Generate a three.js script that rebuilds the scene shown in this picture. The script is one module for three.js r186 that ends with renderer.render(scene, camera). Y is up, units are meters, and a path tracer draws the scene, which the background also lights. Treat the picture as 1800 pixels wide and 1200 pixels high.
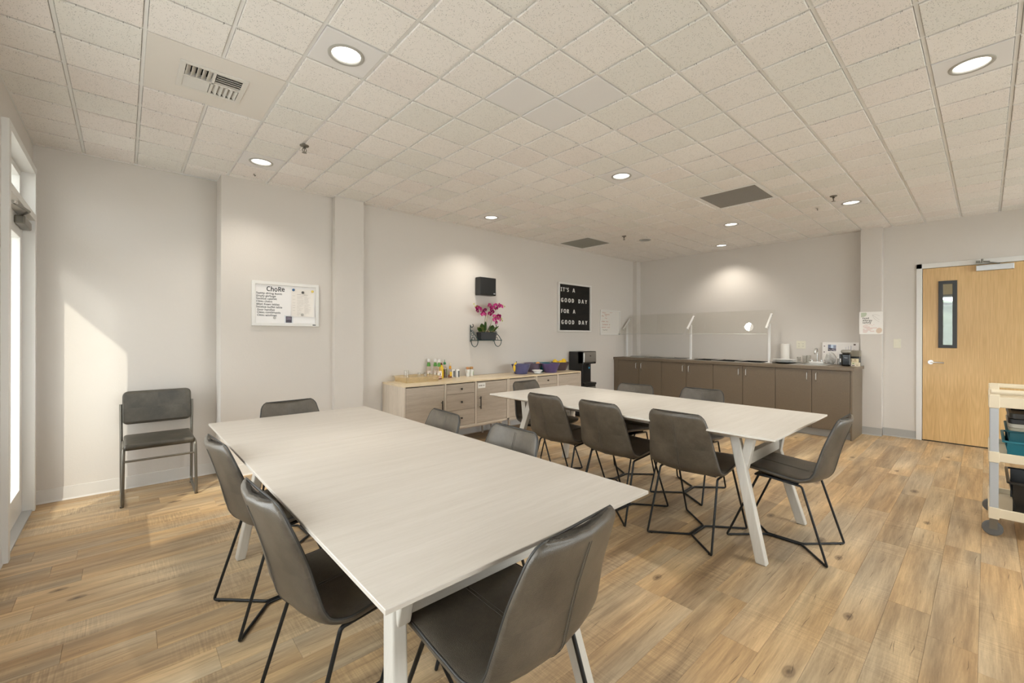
import * as THREE from 'three';
import { RoundedBoxGeometry } from 'three/addons/geometries/RoundedBoxGeometry.js';
import { mergeGeometries } from 'three/addons/utils/BufferGeometryUtils.js';
import { TextGeometry } from 'three/addons/geometries/TextGeometry.js';
import { FontLoader } from 'three/addons/loaders/FontLoader.js';
import { RectAreaLightUniformsLib } from 'three/addons/lights/RectAreaLightUniformsLib.js';

// ---------- camera, exposure, sky, sun ----------
const scene = new THREE.Scene();
const CEIL = 2.711, EYE = 1.285;
const camera = new THREE.PerspectiveCamera(2 * Math.atan(600 / 754.71) * 180 / Math.PI, 1.5, 0.05, 200);
camera.rotation.order = 'YXZ';
camera.rotation.set(0, -0.738, 0.003);
camera.position.set(0, EYE, 0);
camera.setViewOffset(1800, 1200, -4.45, 10.62, 1800, 1200);
const renderer = new THREE.WebGLRenderer();
renderer.toneMapping = THREE.LinearToneMapping;
renderer.toneMappingExposure = 1.16;
renderer.shadowMap.enabled = true;
RectAreaLightUniformsLib.init();
scene.background = new THREE.Color().setRGB(1.0, 1.03, 1.08);
scene.backgroundIntensity = 5.5;
const sun = new THREE.DirectionalLight(new THREE.Color().setRGB(1.0, 0.93, 0.82), 2.3);
sun.position.set(-5.1, 5.73, 6.42);
sun.target.position.set(0, 0, 0);
sun.castShadow = true;
sun.shadow.mapSize.set(2048, 2048);
Object.assign(sun.shadow.camera, { left: -9, right: 9, top: 9, bottom: -9, near: 0.1, far: 40 });
scene.add(sun, sun.target);
// the sun mirrored by the glass front of the building across the street
const glint = new THREE.DirectionalLight(new THREE.Color().setRGB(1.0, 0.97, 0.92), 0.55);
glint.position.set(-5.8, 4.4, 8.15);
glint.castShadow = true; glint.shadow.radius = 9;
Object.assign(glint.shadow.camera, { left: -9, right: 9, top: 9, bottom: -9, near: 0.1, far: 40 });
scene.add(glint, glint.target);
const LAMP = 5.4;   // candela of one ceiling downlight

// ---------- helpers ----------
let seed = 7;
const rnd = () => { seed = (seed + 0x6d2b79f5) | 0; let t = Math.imul(seed ^ (seed >>> 15), 1 | seed); t = (t + Math.imul(t ^ (t >>> 7), 61 | t)) ^ t; return ((t ^ (t >>> 14)) >>> 0) / 4294967296; };
const rr = (a, b) => a + (b - a) * rnd();
const V = (x, y, z) => new THREE.Vector3(x, y, z);
const lerp = THREE.MathUtils.lerp, clamp = THREE.MathUtils.clamp, sstep = THREE.MathUtils.smoothstep;
const taken = {};
function numbered(name) { const n = taken[name] = (taken[name] ?? -1) + 1; return n ? name + '_' + String(n).padStart(3, '0') : name; }
function add(parent, name, geo, mat, label) {
  const m = new THREE.Mesh(geo, mat); m.name = parent === scene ? numbered(name) : name;
  m.castShadow = m.receiveShadow = true; if (label) m.userData.label = label;
  parent.add(m); return m;
}
function thing(name, label, category, pos = [0, 0, 0], turn = 0, group) {
  const o = new THREE.Group(); o.name = numbered(name); o.position.set(...pos); o.rotation.y = turn;
  o.userData = { label, category, kind: 'thing' }; if (group) o.userData.group = group;
  scene.add(o); return o;
}
function single(name, label, category, geo, mat, pos = [0, 0, 0], turn = 0, group) {
  const m = add(scene, name, geo, mat); m.position.set(...pos); m.rotation.y = turn;
  m.userData = { label, category, kind: 'thing' }; if (group) m.userData.group = group; return m;
}
function structure(name, label, geo, mat) {
  const m = geo ? new THREE.Mesh(geo, mat) : new THREE.Group(); m.name = name; m.castShadow = m.receiveShadow = true;
  m.userData = { kind: 'structure', label, category: name.split('_')[0] }; scene.add(m); return m;
}
function copyOf(src, label, pos, turn = 0) {
  const c = src.clone(); c.name = numbered(src.name.replace(/_\d{3}$/, '')); c.position.set(...pos); c.rotation.set(0, turn, 0);
  c.userData = { ...src.userData, label }; scene.add(c); return c;
}
const bx = (x0, x1, y0, y1, z0, z1) => new THREE.BoxGeometry(x1 - x0, y1 - y0, z1 - z0).translate((x0 + x1) / 2, (y0 + y1) / 2, (z0 + z1) / 2);
const rb = (x0, x1, y0, y1, z0, z1, r = 0.004, s = 2) => {
  const w = x1 - x0, h = y1 - y0, d = z1 - z0;
  return new RoundedBoxGeometry(w, h, d, s, Math.min(r, w / 2.01, h / 2.01, d / 2.01)).translate((x0 + x1) / 2, (y0 + y1) / 2, (z0 + z1) / 2);
};
const cyl = (r0, r1, h, n = 24, open = false) => new THREE.CylinderGeometry(r0, r1, h, n, 1, open);
const lathe = (pts, n = 28) => new THREE.LatheGeometry(pts.map(([r, y]) => new THREE.Vector2(r, y)), n);
function mg(list) {
  return mergeGeometries(list.map((g) => {
    const n = g.index ? g.toNonIndexed() : g.clone();
    for (const k of Object.keys(n.attributes)) if (!['position', 'normal', 'uv'].includes(k)) n.deleteAttribute(k);
    if (!n.attributes.uv) n.setAttribute('uv', new THREE.BufferAttribute(new Float32Array(n.attributes.position.count * 2), 2));
    return n;
  }));
}
// box-projected uv in metres; turn swaps the axes so that a grain can run the other way
function uvBox(g, s = 1, turn = false, ou = 0, ov = 0) {
  const p = g.attributes.position, n = g.attributes.normal, uv = new Float32Array(p.count * 2);
  for (let i = 0; i < p.count; i++) {
    const ax = Math.abs(n.getX(i)), ay = Math.abs(n.getY(i)), az = Math.abs(n.getZ(i));
    let a, b;
    if (ay >= ax && ay >= az) { a = p.getX(i); b = p.getZ(i); } else if (ax >= az) { a = p.getZ(i); b = p.getY(i); } else { a = p.getX(i); b = p.getY(i); }
    if (turn) [a, b] = [b, a];
    uv[2 * i] = a * s + ou; uv[2 * i + 1] = b * s + ov;
  }
  g.setAttribute('uv', new THREE.BufferAttribute(uv, 2)); return g;
}
function fillet(pts, r, closed = false) {
  if (!r) return pts;
  const out = [], n = pts.length;
  for (let i = 0; i < n; i++) {
    if (!closed && (i === 0 || i === n - 1)) { out.push(pts[i]); continue; }
    const p = pts[i], a = pts[(i - 1 + n) % n], b = pts[(i + 1) % n];
    const da = a.clone().sub(p), db = b.clone().sub(p), k = Math.min(r, da.length() * 0.48, db.length() * 0.48);
    const A = p.clone().addScaledVector(da.normalize(), k), B = p.clone().addScaledVector(db.normalize(), k);
    for (let t = 0; t <= 6; t++) { const u = t / 6; out.push(A.clone().multiplyScalar((1 - u) ** 2).addScaledVector(p, 2 * u * (1 - u)).addScaledVector(B, u * u)); }
  }
  return out;
}
// a tube along points; radius may be a function of 0..1
function tube(points, r, f = 0, radial = 8, closed = false) {
  const pts = fillet(points.map((p) => (p.isVector3 ? p : V(...p))), f, closed), n = pts.length, pos = [], nor = [], uv = [], idx = [];
  const tan = pts.map((p, i) => { const a = pts[closed ? (i - 1 + n) % n : Math.max(0, i - 1)], b = pts[closed ? (i + 1) % n : Math.min(n - 1, i + 1)]; return b.clone().sub(a).normalize(); });
  let N = Math.abs(tan[0].y) < 0.9 ? V(0, 1, 0) : V(1, 0, 0); N.addScaledVector(tan[0], -N.dot(tan[0])).normalize();
  let len = 0; const rows = closed ? n + 1 : n;
  for (let k = 0; k < rows; k++) {
    const i = k % n, T = tan[i]; N.addScaledVector(T, -N.dot(T)).normalize(); const B = T.clone().cross(N);
    if (k) len += pts[i].distanceTo(pts[(i - 1 + n) % n]);
    const R = typeof r === 'function' ? r(k / (rows - 1)) : r;
    for (let j = 0; j <= radial; j++) {
      const a = j / radial * Math.PI * 2, d = N.clone().multiplyScalar(Math.cos(a)).addScaledVector(B, Math.sin(a));
      pos.push(pts[i].x + d.x * R, pts[i].y + d.y * R, pts[i].z + d.z * R); nor.push(d.x, d.y, d.z); uv.push(len, j / radial * 6.28 * R);
    }
  }
  const w = radial + 1;
  for (let k = 0; k < rows - 1; k++) for (let j = 0; j < radial; j++) { const a = k * w + j; idx.push(a, a + 1, a + w, a + 1, a + w + 1, a + w); }
  if (!closed) for (const [k, s] of [[0, -1], [n - 1, 1]]) {
    const c = pos.length / 3, T = tan[k]; pos.push(pts[k].x, pts[k].y, pts[k].z); nor.push(T.x * s, T.y * s, T.z * s); uv.push(0, 0);
    for (let j = 0; j <= radial; j++) { const o = (k * w + j) * 3; pos.push(pos[o], pos[o + 1], pos[o + 2]); nor.push(T.x * s, T.y * s, T.z * s); uv.push(0, 0); }
    for (let j = 0; j < radial; j++) s > 0 ? idx.push(c, c + 1 + j, c + 2 + j) : idx.push(c, c + 2 + j, c + 1 + j);
  }
  const g = new THREE.BufferGeometry();
  g.setAttribute('position', new THREE.Float32BufferAttribute(pos, 3)); g.setAttribute('normal', new THREE.Float32BufferAttribute(nor, 3)); g.setAttribute('uv', new THREE.Float32BufferAttribute(uv, 2)); g.setIndex(idx);
  return g;
}
// a post with level ends from pB (foot) to pT (head)
function slant(pB, pT, wx, wz, r = 0.005) {
  const h = pT[1] - pB[1], g = new RoundedBoxGeometry(wx, h, wz, 2, r);
  const m = new THREE.Matrix4().set(1, (pT[0] - pB[0]) / h, 0, (pB[0] + pT[0]) / 2, 0, 1, 0, (pB[1] + pT[1]) / 2, 0, (pT[2] - pB[2]) / h, 1, (pB[2] + pT[2]) / 2, 0, 0, 0, 1);
  return uvBox(g.applyMatrix4(m), 1, true);
}
// an outline extruded to a plate; plane: 'xy' (depth along +z), 'zy' (outline in z,y; depth along +x), 'xz' (outline in x,z; depth up)
function plate(outline, depth, plane = 'xy', holes = [], bevel = 0) {
  const sh = outline instanceof THREE.Shape ? outline : new THREE.Shape(outline.map(([a, b]) => new THREE.Vector2(a, b)));
  for (const h of holes) sh.holes.push(h instanceof THREE.Path ? h : new THREE.Path(h.map(([a, b]) => new THREE.Vector2(a, b))));
  const g = new THREE.ExtrudeGeometry(sh, { depth: depth - 2 * bevel, bevelEnabled: bevel > 0, bevelSize: bevel, bevelThickness: bevel, bevelOffset: -bevel, bevelSegments: 2, curveSegments: 20 });
  if (bevel) g.translate(0, 0, bevel);
  if (plane === 'zy') { g.rotateY(-Math.PI / 2).scale(1, 1, 1); g.translate(depth, 0, 0); }   // x' = -z + depth, z' = x
  if (plane === 'xz') { g.rotateX(Math.PI / 2); g.translate(0, depth, 0); }                     // y' = -z, z' = y
  return g;
}
function rect(a0, b0, a1, b1) { return [[a0, b0], [a1, b0], [a1, b1], [a0, b1]]; }
function roundRect(w, h, r, cx = 0, cy = 0) {
  const s = new THREE.Shape(), x = cx - w / 2, y = cy - h / 2;
  s.moveTo(x + r, y); s.lineTo(x + w - r, y); s.quadraticCurveTo(x + w, y, x + w, y + r); s.lineTo(x + w, y + h - r); s.quadraticCurveTo(x + w, y + h, x + w - r, y + h);
  s.lineTo(x + r, y + h); s.quadraticCurveTo(x, y + h, x, y + h - r); s.lineTo(x, y + r); s.quadraticCurveTo(x, y, x + r, y); return s;
}

// ---------- textures ----------
function hash2(x, y, s) { let h = (x * 374761393 + y * 668265263 + s * 1442695041) | 0; h = Math.imul(h ^ (h >>> 13), 1274126177); return ((h ^ (h >>> 16)) >>> 0) / 4294967296; }
function vnoise(x, y, s, px = 1e9, py = 1e9) {
  const ix = Math.floor(x), iy = Math.floor(y), fx = x - ix, fy = y - iy, u = fx * fx * (3 - 2 * fx), v = fy * fy * (3 - 2 * fy);
  const m = (a, p) => ((a % p) + p) % p, x0 = m(ix, px), x1 = m(ix + 1, px), y0 = m(iy, py), y1 = m(iy + 1, py);
  const a = hash2(x0, y0, s), b = hash2(x1, y0, s), c = hash2(x0, y1, s), d = hash2(x1, y1, s);
  return a + (b - a) * u + (c - a) * v + (a - b - c + d) * u * v;
}
function dataTex(w, h, fn, srgb = true) {
  const d = new Uint8Array(w * h * 4);
  for (let y = 0; y < h; y++) for (let x = 0; x < w; x++) { const c = fn(x, y), o = (y * w + x) * 4; d[o] = clamp(c[0], 0, 255); d[o + 1] = clamp(c[1], 0, 255); d[o + 2] = clamp(c[2], 0, 255); d[o + 3] = 255; }
  const t = new THREE.DataTexture(d, w, h); t.wrapS = t.wrapT = THREE.RepeatWrapping; t.magFilter = THREE.LinearFilter; t.minFilter = THREE.LinearMipmapLinearFilter; t.generateMipmaps = true;
  if (srgb) t.colorSpace = THREE.SRGBColorSpace; t.needsUpdate = true; return t;
}
function canvasTex(w, h, draw) {
  const c = document.createElement('canvas'); c.width = w; c.height = h; draw(c.getContext('2d'), w, h);
  const t = new THREE.CanvasTexture(c); t.colorSpace = THREE.SRGBColorSpace; t.magFilter = THREE.LinearFilter; return t;
}
const std = (o) => new THREE.MeshStandardMaterial(o);
const phys = (o) => new THREE.MeshPhysicalMaterial(o);
const C = (r, g, b) => new THREE.Color().setRGB(r, g, b);

// floor planks: one atlas of 14 printed boards, 1.2 m x 0.15 m each
const STRIPS = 14, AW = 2048, AH = 2044, SH = AH / STRIPS;
const boards = Array.from({ length: STRIPS }, (_, k) => {
  const knots = [], spots = [], cracks = [];
  for (let i = 0; i < (k % 4 === 1 ? 1 : 0); i++) knots.push([rr(0.08, 1.12), rr(0.03, 0.12), rr(0.006, 0.014)]);
  for (let i = 0; i < 5; i++) spots.push([rr(0, 1.2), rr(0.005, 0.145)]);
  for (let i = 0; i < 4; i++) cracks.push([rr(0, 1.1), rr(0.02, 0.13), rr(0.04, 0.15), rr(-0.12, 0.12)]);
  return { knots, spots, cracks, tone: [0.0, 0.35, -0.3, 0.5, -0.1, 0.15, -0.45, 0.4, -0.2, 0.25, -0.35, 0.1, 0.55, -0.05][k], saw: rr(0.1, 1.1), saw2: rr(0.1, 1.1) };
});
const plankHeight = new Float32Array(AW * AH);
const floorMap = dataTex(AW, AH, (px, py) => {
  const k = Math.min(STRIPS - 1, Math.floor(py / SH)), x = px / AW * 1.2, y = (py - k * SH) / SH * 0.15, s = 31 + k * 7, B = boards[k];
  const wy = y + 0.012 * (vnoise(x * 3.2, y * 12, s + 1) - 0.5);
  let t = 0.55 * (vnoise(x * 2.2, wy * 26, s) - 0.5) + 0.42 * (vnoise(x * 5.5, wy * 80, s + 2) - 0.5) + 0.3 * (vnoise(x * 14, wy * 300, s + 3) - 0.5) + 0.18 * (vnoise(x * 60, wy * 700, s + 4) - 0.5);
  const blotch = vnoise(x * 2.6, y * 9, s + 5) - 0.5;
  t += 0.45 * blotch + B.tone * 0.3;
  let h = 0.5 + 0.3 * (vnoise(x * 20, wy * 420, s + 3) - 0.5);
  for (const c of [B.saw, B.saw2]) { const q = 1 - Math.abs(x - c) / 0.16; if (q > 0) { const l = (vnoise(x * 260, y * 14, s + 6) - 0.55) * q; t += 0.5 * l; h += 0.3 * l; } }
  let r = lerp(158, 219, 0.5 + t), g = lerp(129, 185, 0.5 + t), b = lerp(96, 139, 0.5 + t);
  const grey = clamp(0.5 + 1.4 * (vnoise(x * 1.7, y * 7, s + 8) - 0.5), 0, 1) * 0.45, m = (r + g + b) / 3; r = lerp(r, m + 8, grey); g = lerp(g, m + 1, grey); b = lerp(b, m - 11, grey);
  let dark = 0;
  for (const [kx, ky, kr] of B.knots) { const d = Math.hypot((x - kx) * 0.5, y - ky) / kr; if (d < 3) { dark += 0.55 * Math.exp(-d * d * 0.8) + 0.18 * Math.exp(-((d - 1.6) ** 2) * 6); } }
  for (const [sx, sy] of B.spots) { const d = Math.hypot(x - sx, (y - sy) * 1.3); if (d < 0.0016) dark += 0.75; }
  for (const [cx, cy, cl, ca] of B.cracks) { const u = (x - cx) / cl; if (u > 0 && u < 1) { const d = Math.abs(y - cy - ca * (x - cx) - 0.004 * (vnoise(x * 40, cy * 50, s + 9) - 0.5)); const e = Math.exp(-((d / 0.0009) ** 2)) * Math.sin(u * 3.14); dark += 0.6 * e; } }
  dark = Math.min(dark, 0.85); h -= dark * 0.7;
  plankHeight[py * AW + px] = h;
  return [r * (1 - dark * 0.8), g * (1 - dark * 0.86), b * (1 - dark * 0.9)];
});
const floorBump = dataTex(AW, AH, (px, py) => { const v = 255 * clamp(plankHeight[py * AW + px], 0, 1); return [v, v, v]; }, false);
const mPlank = [[1, 1, 1], [0.93, 0.94, 0.95], [1.06, 1.04, 1.0], [0.97, 0.95, 0.91]].map(([r, g, b]) => std({ map: floorMap, bumpMap: floorBump, bumpScale: 0.0007, roughness: 0.47, color: C(Math.min(1, r * 0.97), Math.min(1, g * 0.97), Math.min(1, b * 0.96)) }));

// pinholed acoustic tile
const tileMap = (() => {
  const N = 512, g = new Float32Array(N * N).fill(1); seed = 99;
  for (let i = 0; i < 620; i++) {
    const cx = rr(0, N), cy = rr(0, N), a = rr(0, 3.14), L = rr(0.5, 5.5), w = rr(0.7, 1.6), dk = rr(0.25, 0.75);
    for (let y = -9; y <= 9; y++) for (let x = -9; x <= 9; x++) {
      const u = x * Math.cos(a) + y * Math.sin(a), v = -x * Math.sin(a) + y * Math.cos(a), d = Math.hypot(Math.max(0, Math.abs(u) - L / 2), v) / w;
      if (d < 1.6) { const o = ((Math.floor(cy + y) + N) % N) * N + (Math.floor(cx + x) + N) % N; g[o] = Math.min(g[o], 1 - dk * Math.exp(-d * d * 1.4)); }
    }
  }
  return dataTex(N, N, (x, y) => { const v = (g[y * N + x] - 0.03 * vnoise(x / 3, y / 3, 5) + 0.015) * 255; return [v, v * 0.995, v * 0.985]; });
})();
const mTile = [[0.83, 0.80, 0.78], [0.83, 0.785, 0.765], [0.80, 0.785, 0.76], [0.85, 0.82, 0.80]].map(([r, g, b]) => std({ map: tileMap, bumpMap: tileMap, bumpScale: 0.0012, roughness: 0.95, color: C(r, g, b) }));
const mSmoothTile = std({ color: C(0.76, 0.74, 0.73), roughness: 0.9 });
const mGrid = std({ color: C(0.80, 0.79, 0.77), roughness: 0.55 });

const wallBump = dataTex(512, 512, (x, y) => { const v = 128 + 70 * (vnoise(x / 5, y / 5, 3, 102, 102) - 0.5) + 60 * (vnoise(x / 14, y / 14, 4, 36, 36) - 0.5); return [v, v, v]; }, false);
wallBump.repeat.set(2, 2);
const mWall = std({ color: C(0.645, 0.60, 0.55), roughness: 0.72, bumpMap: wallBump, bumpScale: 0.0006 });
const mTrimWhite = phys({ color: C(0.74, 0.72, 0.685), roughness: 0.38 });
const mBaseLight = std({ color: C(0.66, 0.63, 0.59), roughness: 0.5 });
const mBaseGrey = std({ color: C(0.40, 0.385, 0.36), roughness: 0.5 });
const mDark = std({ color: C(0.008, 0.008, 0.008), roughness: 0.8 });

// fine wood grain, 1 m square, grain along u
const grainTex = (base, amp, s, fx = 3, fy = 60) => dataTex(1024, 512, (x, y) => {
  const u = x / 1024, v = y / 512, w = v + 0.02 * (vnoise(u * 4, v * 6, s, 4, 6) - 0.5);
  const t = 0.6 * (vnoise(u * fx, w * fy, s + 1, fx) - 0.5) + 0.5 * (vnoise(u * fx * 4, w * fy * 4, s + 2, fx * 4) - 0.5) + 0.35 * (vnoise(u * 40, w * fy * 9, s + 3, 40) - 0.5) + 0.5 * (vnoise(u * 2, v * 4, s + 4, 2, 4) - 0.5);
  return base.map((b, i) => b * (1 + amp[i] * t));
});
const whitewash = grainTex([232, 227, 218], [0.05, 0.055, 0.065], 11, 3, 50);
const greywash = grainTex([203, 191, 176], [0.10, 0.105, 0.115], 21, 3, 40);
const bareTop = grainTex([228, 208, 176], [0.12, 0.14, 0.19], 41, 3, 34);
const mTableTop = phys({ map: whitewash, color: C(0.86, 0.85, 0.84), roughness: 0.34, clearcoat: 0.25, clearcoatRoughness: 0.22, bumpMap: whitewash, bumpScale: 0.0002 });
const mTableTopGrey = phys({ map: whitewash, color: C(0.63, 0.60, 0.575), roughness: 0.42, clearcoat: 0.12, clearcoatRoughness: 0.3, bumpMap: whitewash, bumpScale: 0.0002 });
const mTableLeg = std({ map: whitewash, color: C(0.74, 0.73, 0.71), roughness: 0.45 });
const mCase = std({ map: greywash, color: C(1.0, 0.99, 0.97), roughness: 0.5 });
const mFront = std({ map: greywash, color: C(0.74, 0.71, 0.68), roughness: 0.5 });
const mCaseTop = phys({ map: bareTop, color: C(0.92, 0.92, 0.92), roughness: 0.3 });

const leatherBump = dataTex(512, 512, (x, y) => {
  let best = 9, second = 9; const gx = x / 12, gy = y / 12, ix = Math.floor(gx), iy = Math.floor(gy), P = 512 / 12 | 0;
  for (let j = -1; j <= 1; j++) for (let i = -1; i <= 1; i++) { const cx = ((ix + i) % P + P) % P, cy = ((iy + j) % P + P) % P, d = Math.hypot(ix + i + hash2(cx, cy, 1) - gx, iy + j + hash2(cx, cy, 2) - gy); if (d < best) { second = best; best = d; } else if (d < second) second = d; }
  const v = 255 * clamp((second - best) * 2.2, 0, 1); return [v, v, v];
}, false);
leatherBump.repeat.set(5, 5);
const leatherMap = dataTex(512, 512, (x, y) => { const t = 0.6 * (vnoise(x / 80, y / 80, 61, 7, 7) - 0.5) + 0.35 * (vnoise(x / 24, y / 24, 62, 22, 22) - 0.5) + 0.2 * (vnoise(x / 6, y / 6, 63, 86, 86) - 0.5), k = 1 + 0.42 * t; return [108 * k, 101 * k, 90 * k]; });
leatherMap.repeat.set(1.6, 1.6);
const mLeather = phys({ map: leatherMap, color: C(0.53, 0.50, 0.47), roughness: 0.40, bumpMap: leatherBump, bumpScale: 0.00025, clearcoat: 0.18, clearcoatRoughness: 0.32 });
const mPiping = std({ color: C(0.035, 0.032, 0.028), roughness: 0.5 });
const mStitch = std({ color: C(0.12, 0.11, 0.095), roughness: 0.7 });
const mBlackSteel = std({ color: C(0.018, 0.018, 0.018), roughness: 0.42, metalness: 0.4 });
const mVinyl = phys({ map: leatherMap, color: C(0.5, 0.5, 0.48), roughness: 0.42, clearcoat: 0.12, clearcoatRoughness: 0.35 });
const mPewter = std({ color: C(0.20, 0.185, 0.155), roughness: 0.3, metalness: 0.75 });
const mChrome = std({ color: C(0.72, 0.71, 0.69), roughness: 0.16, metalness: 1 });
const mNickel = std({ color: C(0.58, 0.56, 0.53), roughness: 0.3, metalness: 1 });
const mAlu = std({ color: C(0.60, 0.61, 0.62), roughness: 0.38, metalness: 0.7 });
const mBlackPlastic = std({ color: C(0.014, 0.014, 0.014), roughness: 0.32 });
const mWhitePlastic = std({ color: C(0.78, 0.77, 0.74), roughness: 0.35 });
const mIvory = std({ color: C(0.72, 0.68, 0.56), roughness: 0.4 });
const mPaper = std({ color: C(0.80, 0.79, 0.77), roughness: 0.85 });
const mPorcelain = phys({ color: C(0.82, 0.81, 0.79), roughness: 0.18 });
const glassOf = (r, g, b, rough = 0.03) => phys({ color: C(r, g, b), transmission: 1, thickness: 0, roughness: rough, ior: 1.5 });
const mPane = glassOf(0.97, 0.99, 0.98);
const mClear = glassOf(0.93, 0.93, 0.92, 0.04);
const mLens = std({ color: C(0.9, 0.9, 0.88), emissive: C(1, 0.965, 0.9), emissiveIntensity: 2.6, roughness: 0.4 });
// ---------- room shell ----------
const XL = -0.508, XR = 7.345, ZA = -4.565, ZA1 = -4.815, ZF = 1.2, PIT = 0.3048, U0 = -0.2356, V0 = -4.47525;
const toPix = (x, y, z) => { const p = V(x, y, z).applyMatrix4(camera.matrixWorldInverse); return p.z > -0.05 ? null : [904.45 + 754.71 * p.x / -p.z, 589.38 - 754.71 * p.y / -p.z]; };
camera.updateMatrixWorld(true);
function pixArea(c) {   // picture area of a flat quad, 0 outside the frame
  const q = c.map((p) => toPix(...p)); if (q.some((p) => !p)) return 0;
  const xs = q.map((p) => p[0]), ys = q.map((p) => p[1]);
  if (Math.max(...xs) < 0 || Math.min(...xs) > 1800 || Math.max(...ys) < 0 || Math.min(...ys) > 1200) return 0;
  let a = 0; q.forEach((p, i) => { const n = q[(i + 1) % 4]; a += p[0] * n[1] - n[0] * p[1]; }); return Math.abs(a) / 2;
}
function slabGeo(x0, x1, z0, z1, yFace, yBack, bev, uvf) {   // a flat piece: face at yFace, chamfered rim, sides to yBack; faces up when yBack is lower
  const up = yFace > yBack, s = up ? -1 : 1, pos = [], uv = [], idx = [];
  const ring = (i, y) => [[x0 + i, y, z0 + i], [x1 - i, y, z0 + i], [x1 - i, y, z1 - i], [x0 + i, y, z1 - i]];
  const quad = (a, b, c, d) => { const o = pos.length / 3; for (const p of [a, b, c, d]) { pos.push(...p); uv.push(...uvf(p[0], p[2])); } up ? idx.push(o, o + 2, o + 1, o, o + 3, o + 2) : idx.push(o, o + 1, o + 2, o, o + 2, o + 3); };
  const A = ring(bev, yFace), B = ring(0, yFace + s * bev), D = ring(0, yBack);
  quad(...A);
  for (let i = 0; i < 4; i++) { const j = (i + 1) % 4; quad(A[i], B[i], B[j], A[j]); quad(B[i], D[i], D[j], B[j]); }
  const g = new THREE.BufferGeometry(); g.setAttribute('position', new THREE.Float32BufferAttribute(pos, 3)); g.setAttribute('uv', new THREE.Float32BufferAttribute(uv, 2)); g.setIndex(idx);
  const n = g.toNonIndexed(); n.computeVertexNormals(); return n;
}

// floor
const floor = structure('floor', 'wood-look plank floor of the dining room', bx(-0.75, 7.6, -0.15, -0.004, -5.1, 1.35), std({ color: C(0.05, 0.04, 0.03), roughness: 0.9 }));
{
  seed = 5;
  const PW = 0.1505, PL = 1.2, known = { 0: 3.76, 1: 2.76, 2: 3.52, 3: 2.93, 4: 1.908, 5: 2.223, 6: 1.974, 15: 0.105, 16: -0.184, 19: -0.31, 21: -0.163, 23: -0.2 };
  const full = {}, rest = [];
  for (let k = -9; k <= 31; k++) {
    const z1 = -0.02 - PW * k, z0 = z1 - PW; let off = (known[k] ?? rr(0, PL)); off = ((off - XL) % PL + PL) % PL;
    for (let x = XL + off - PL; x < XR; x += PL) {
      const a = Math.max(x, XL), b = Math.min(x + PL, XR); if (b - a < 0.01) continue;
      const st = Math.floor(rnd() * STRIPS), mi = Math.floor(rnd() * 4);
      const v0 = st / STRIPS + 0.0006, vh = 1 / STRIPS - 0.0012;
      const geo = (ax, bx_) => slabGeo(ax, bx_, 0, PW - 0.0006, 0, -0.004, 0.0009, (px, pz) => [px / PL, v0 + clamp(pz / PW, 0, 1) * vh]);
      const area = pixArea([[a, 0, z0], [b, 0, z0], [b, 0, z1], [a, 0, z1]]);
      let g; const isFull = b - a > PL - 1e-4;
      if (isFull) g = full[st] ??= geo(0.0003, PL - 0.0003); else g = geo(a - x + 0.0003, b - x - 0.0003);
      if (area > 60) { const m = add(floor, 'plank', g, mPlank[mi]); m.position.set(x, 0, z0); } else rest.push(g.clone().translate(x, 0, z0));
    }
  }
  add(floor, 'plank_field', mg(rest), mPlank[0]).userData.kind = 'stuff';
}

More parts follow.
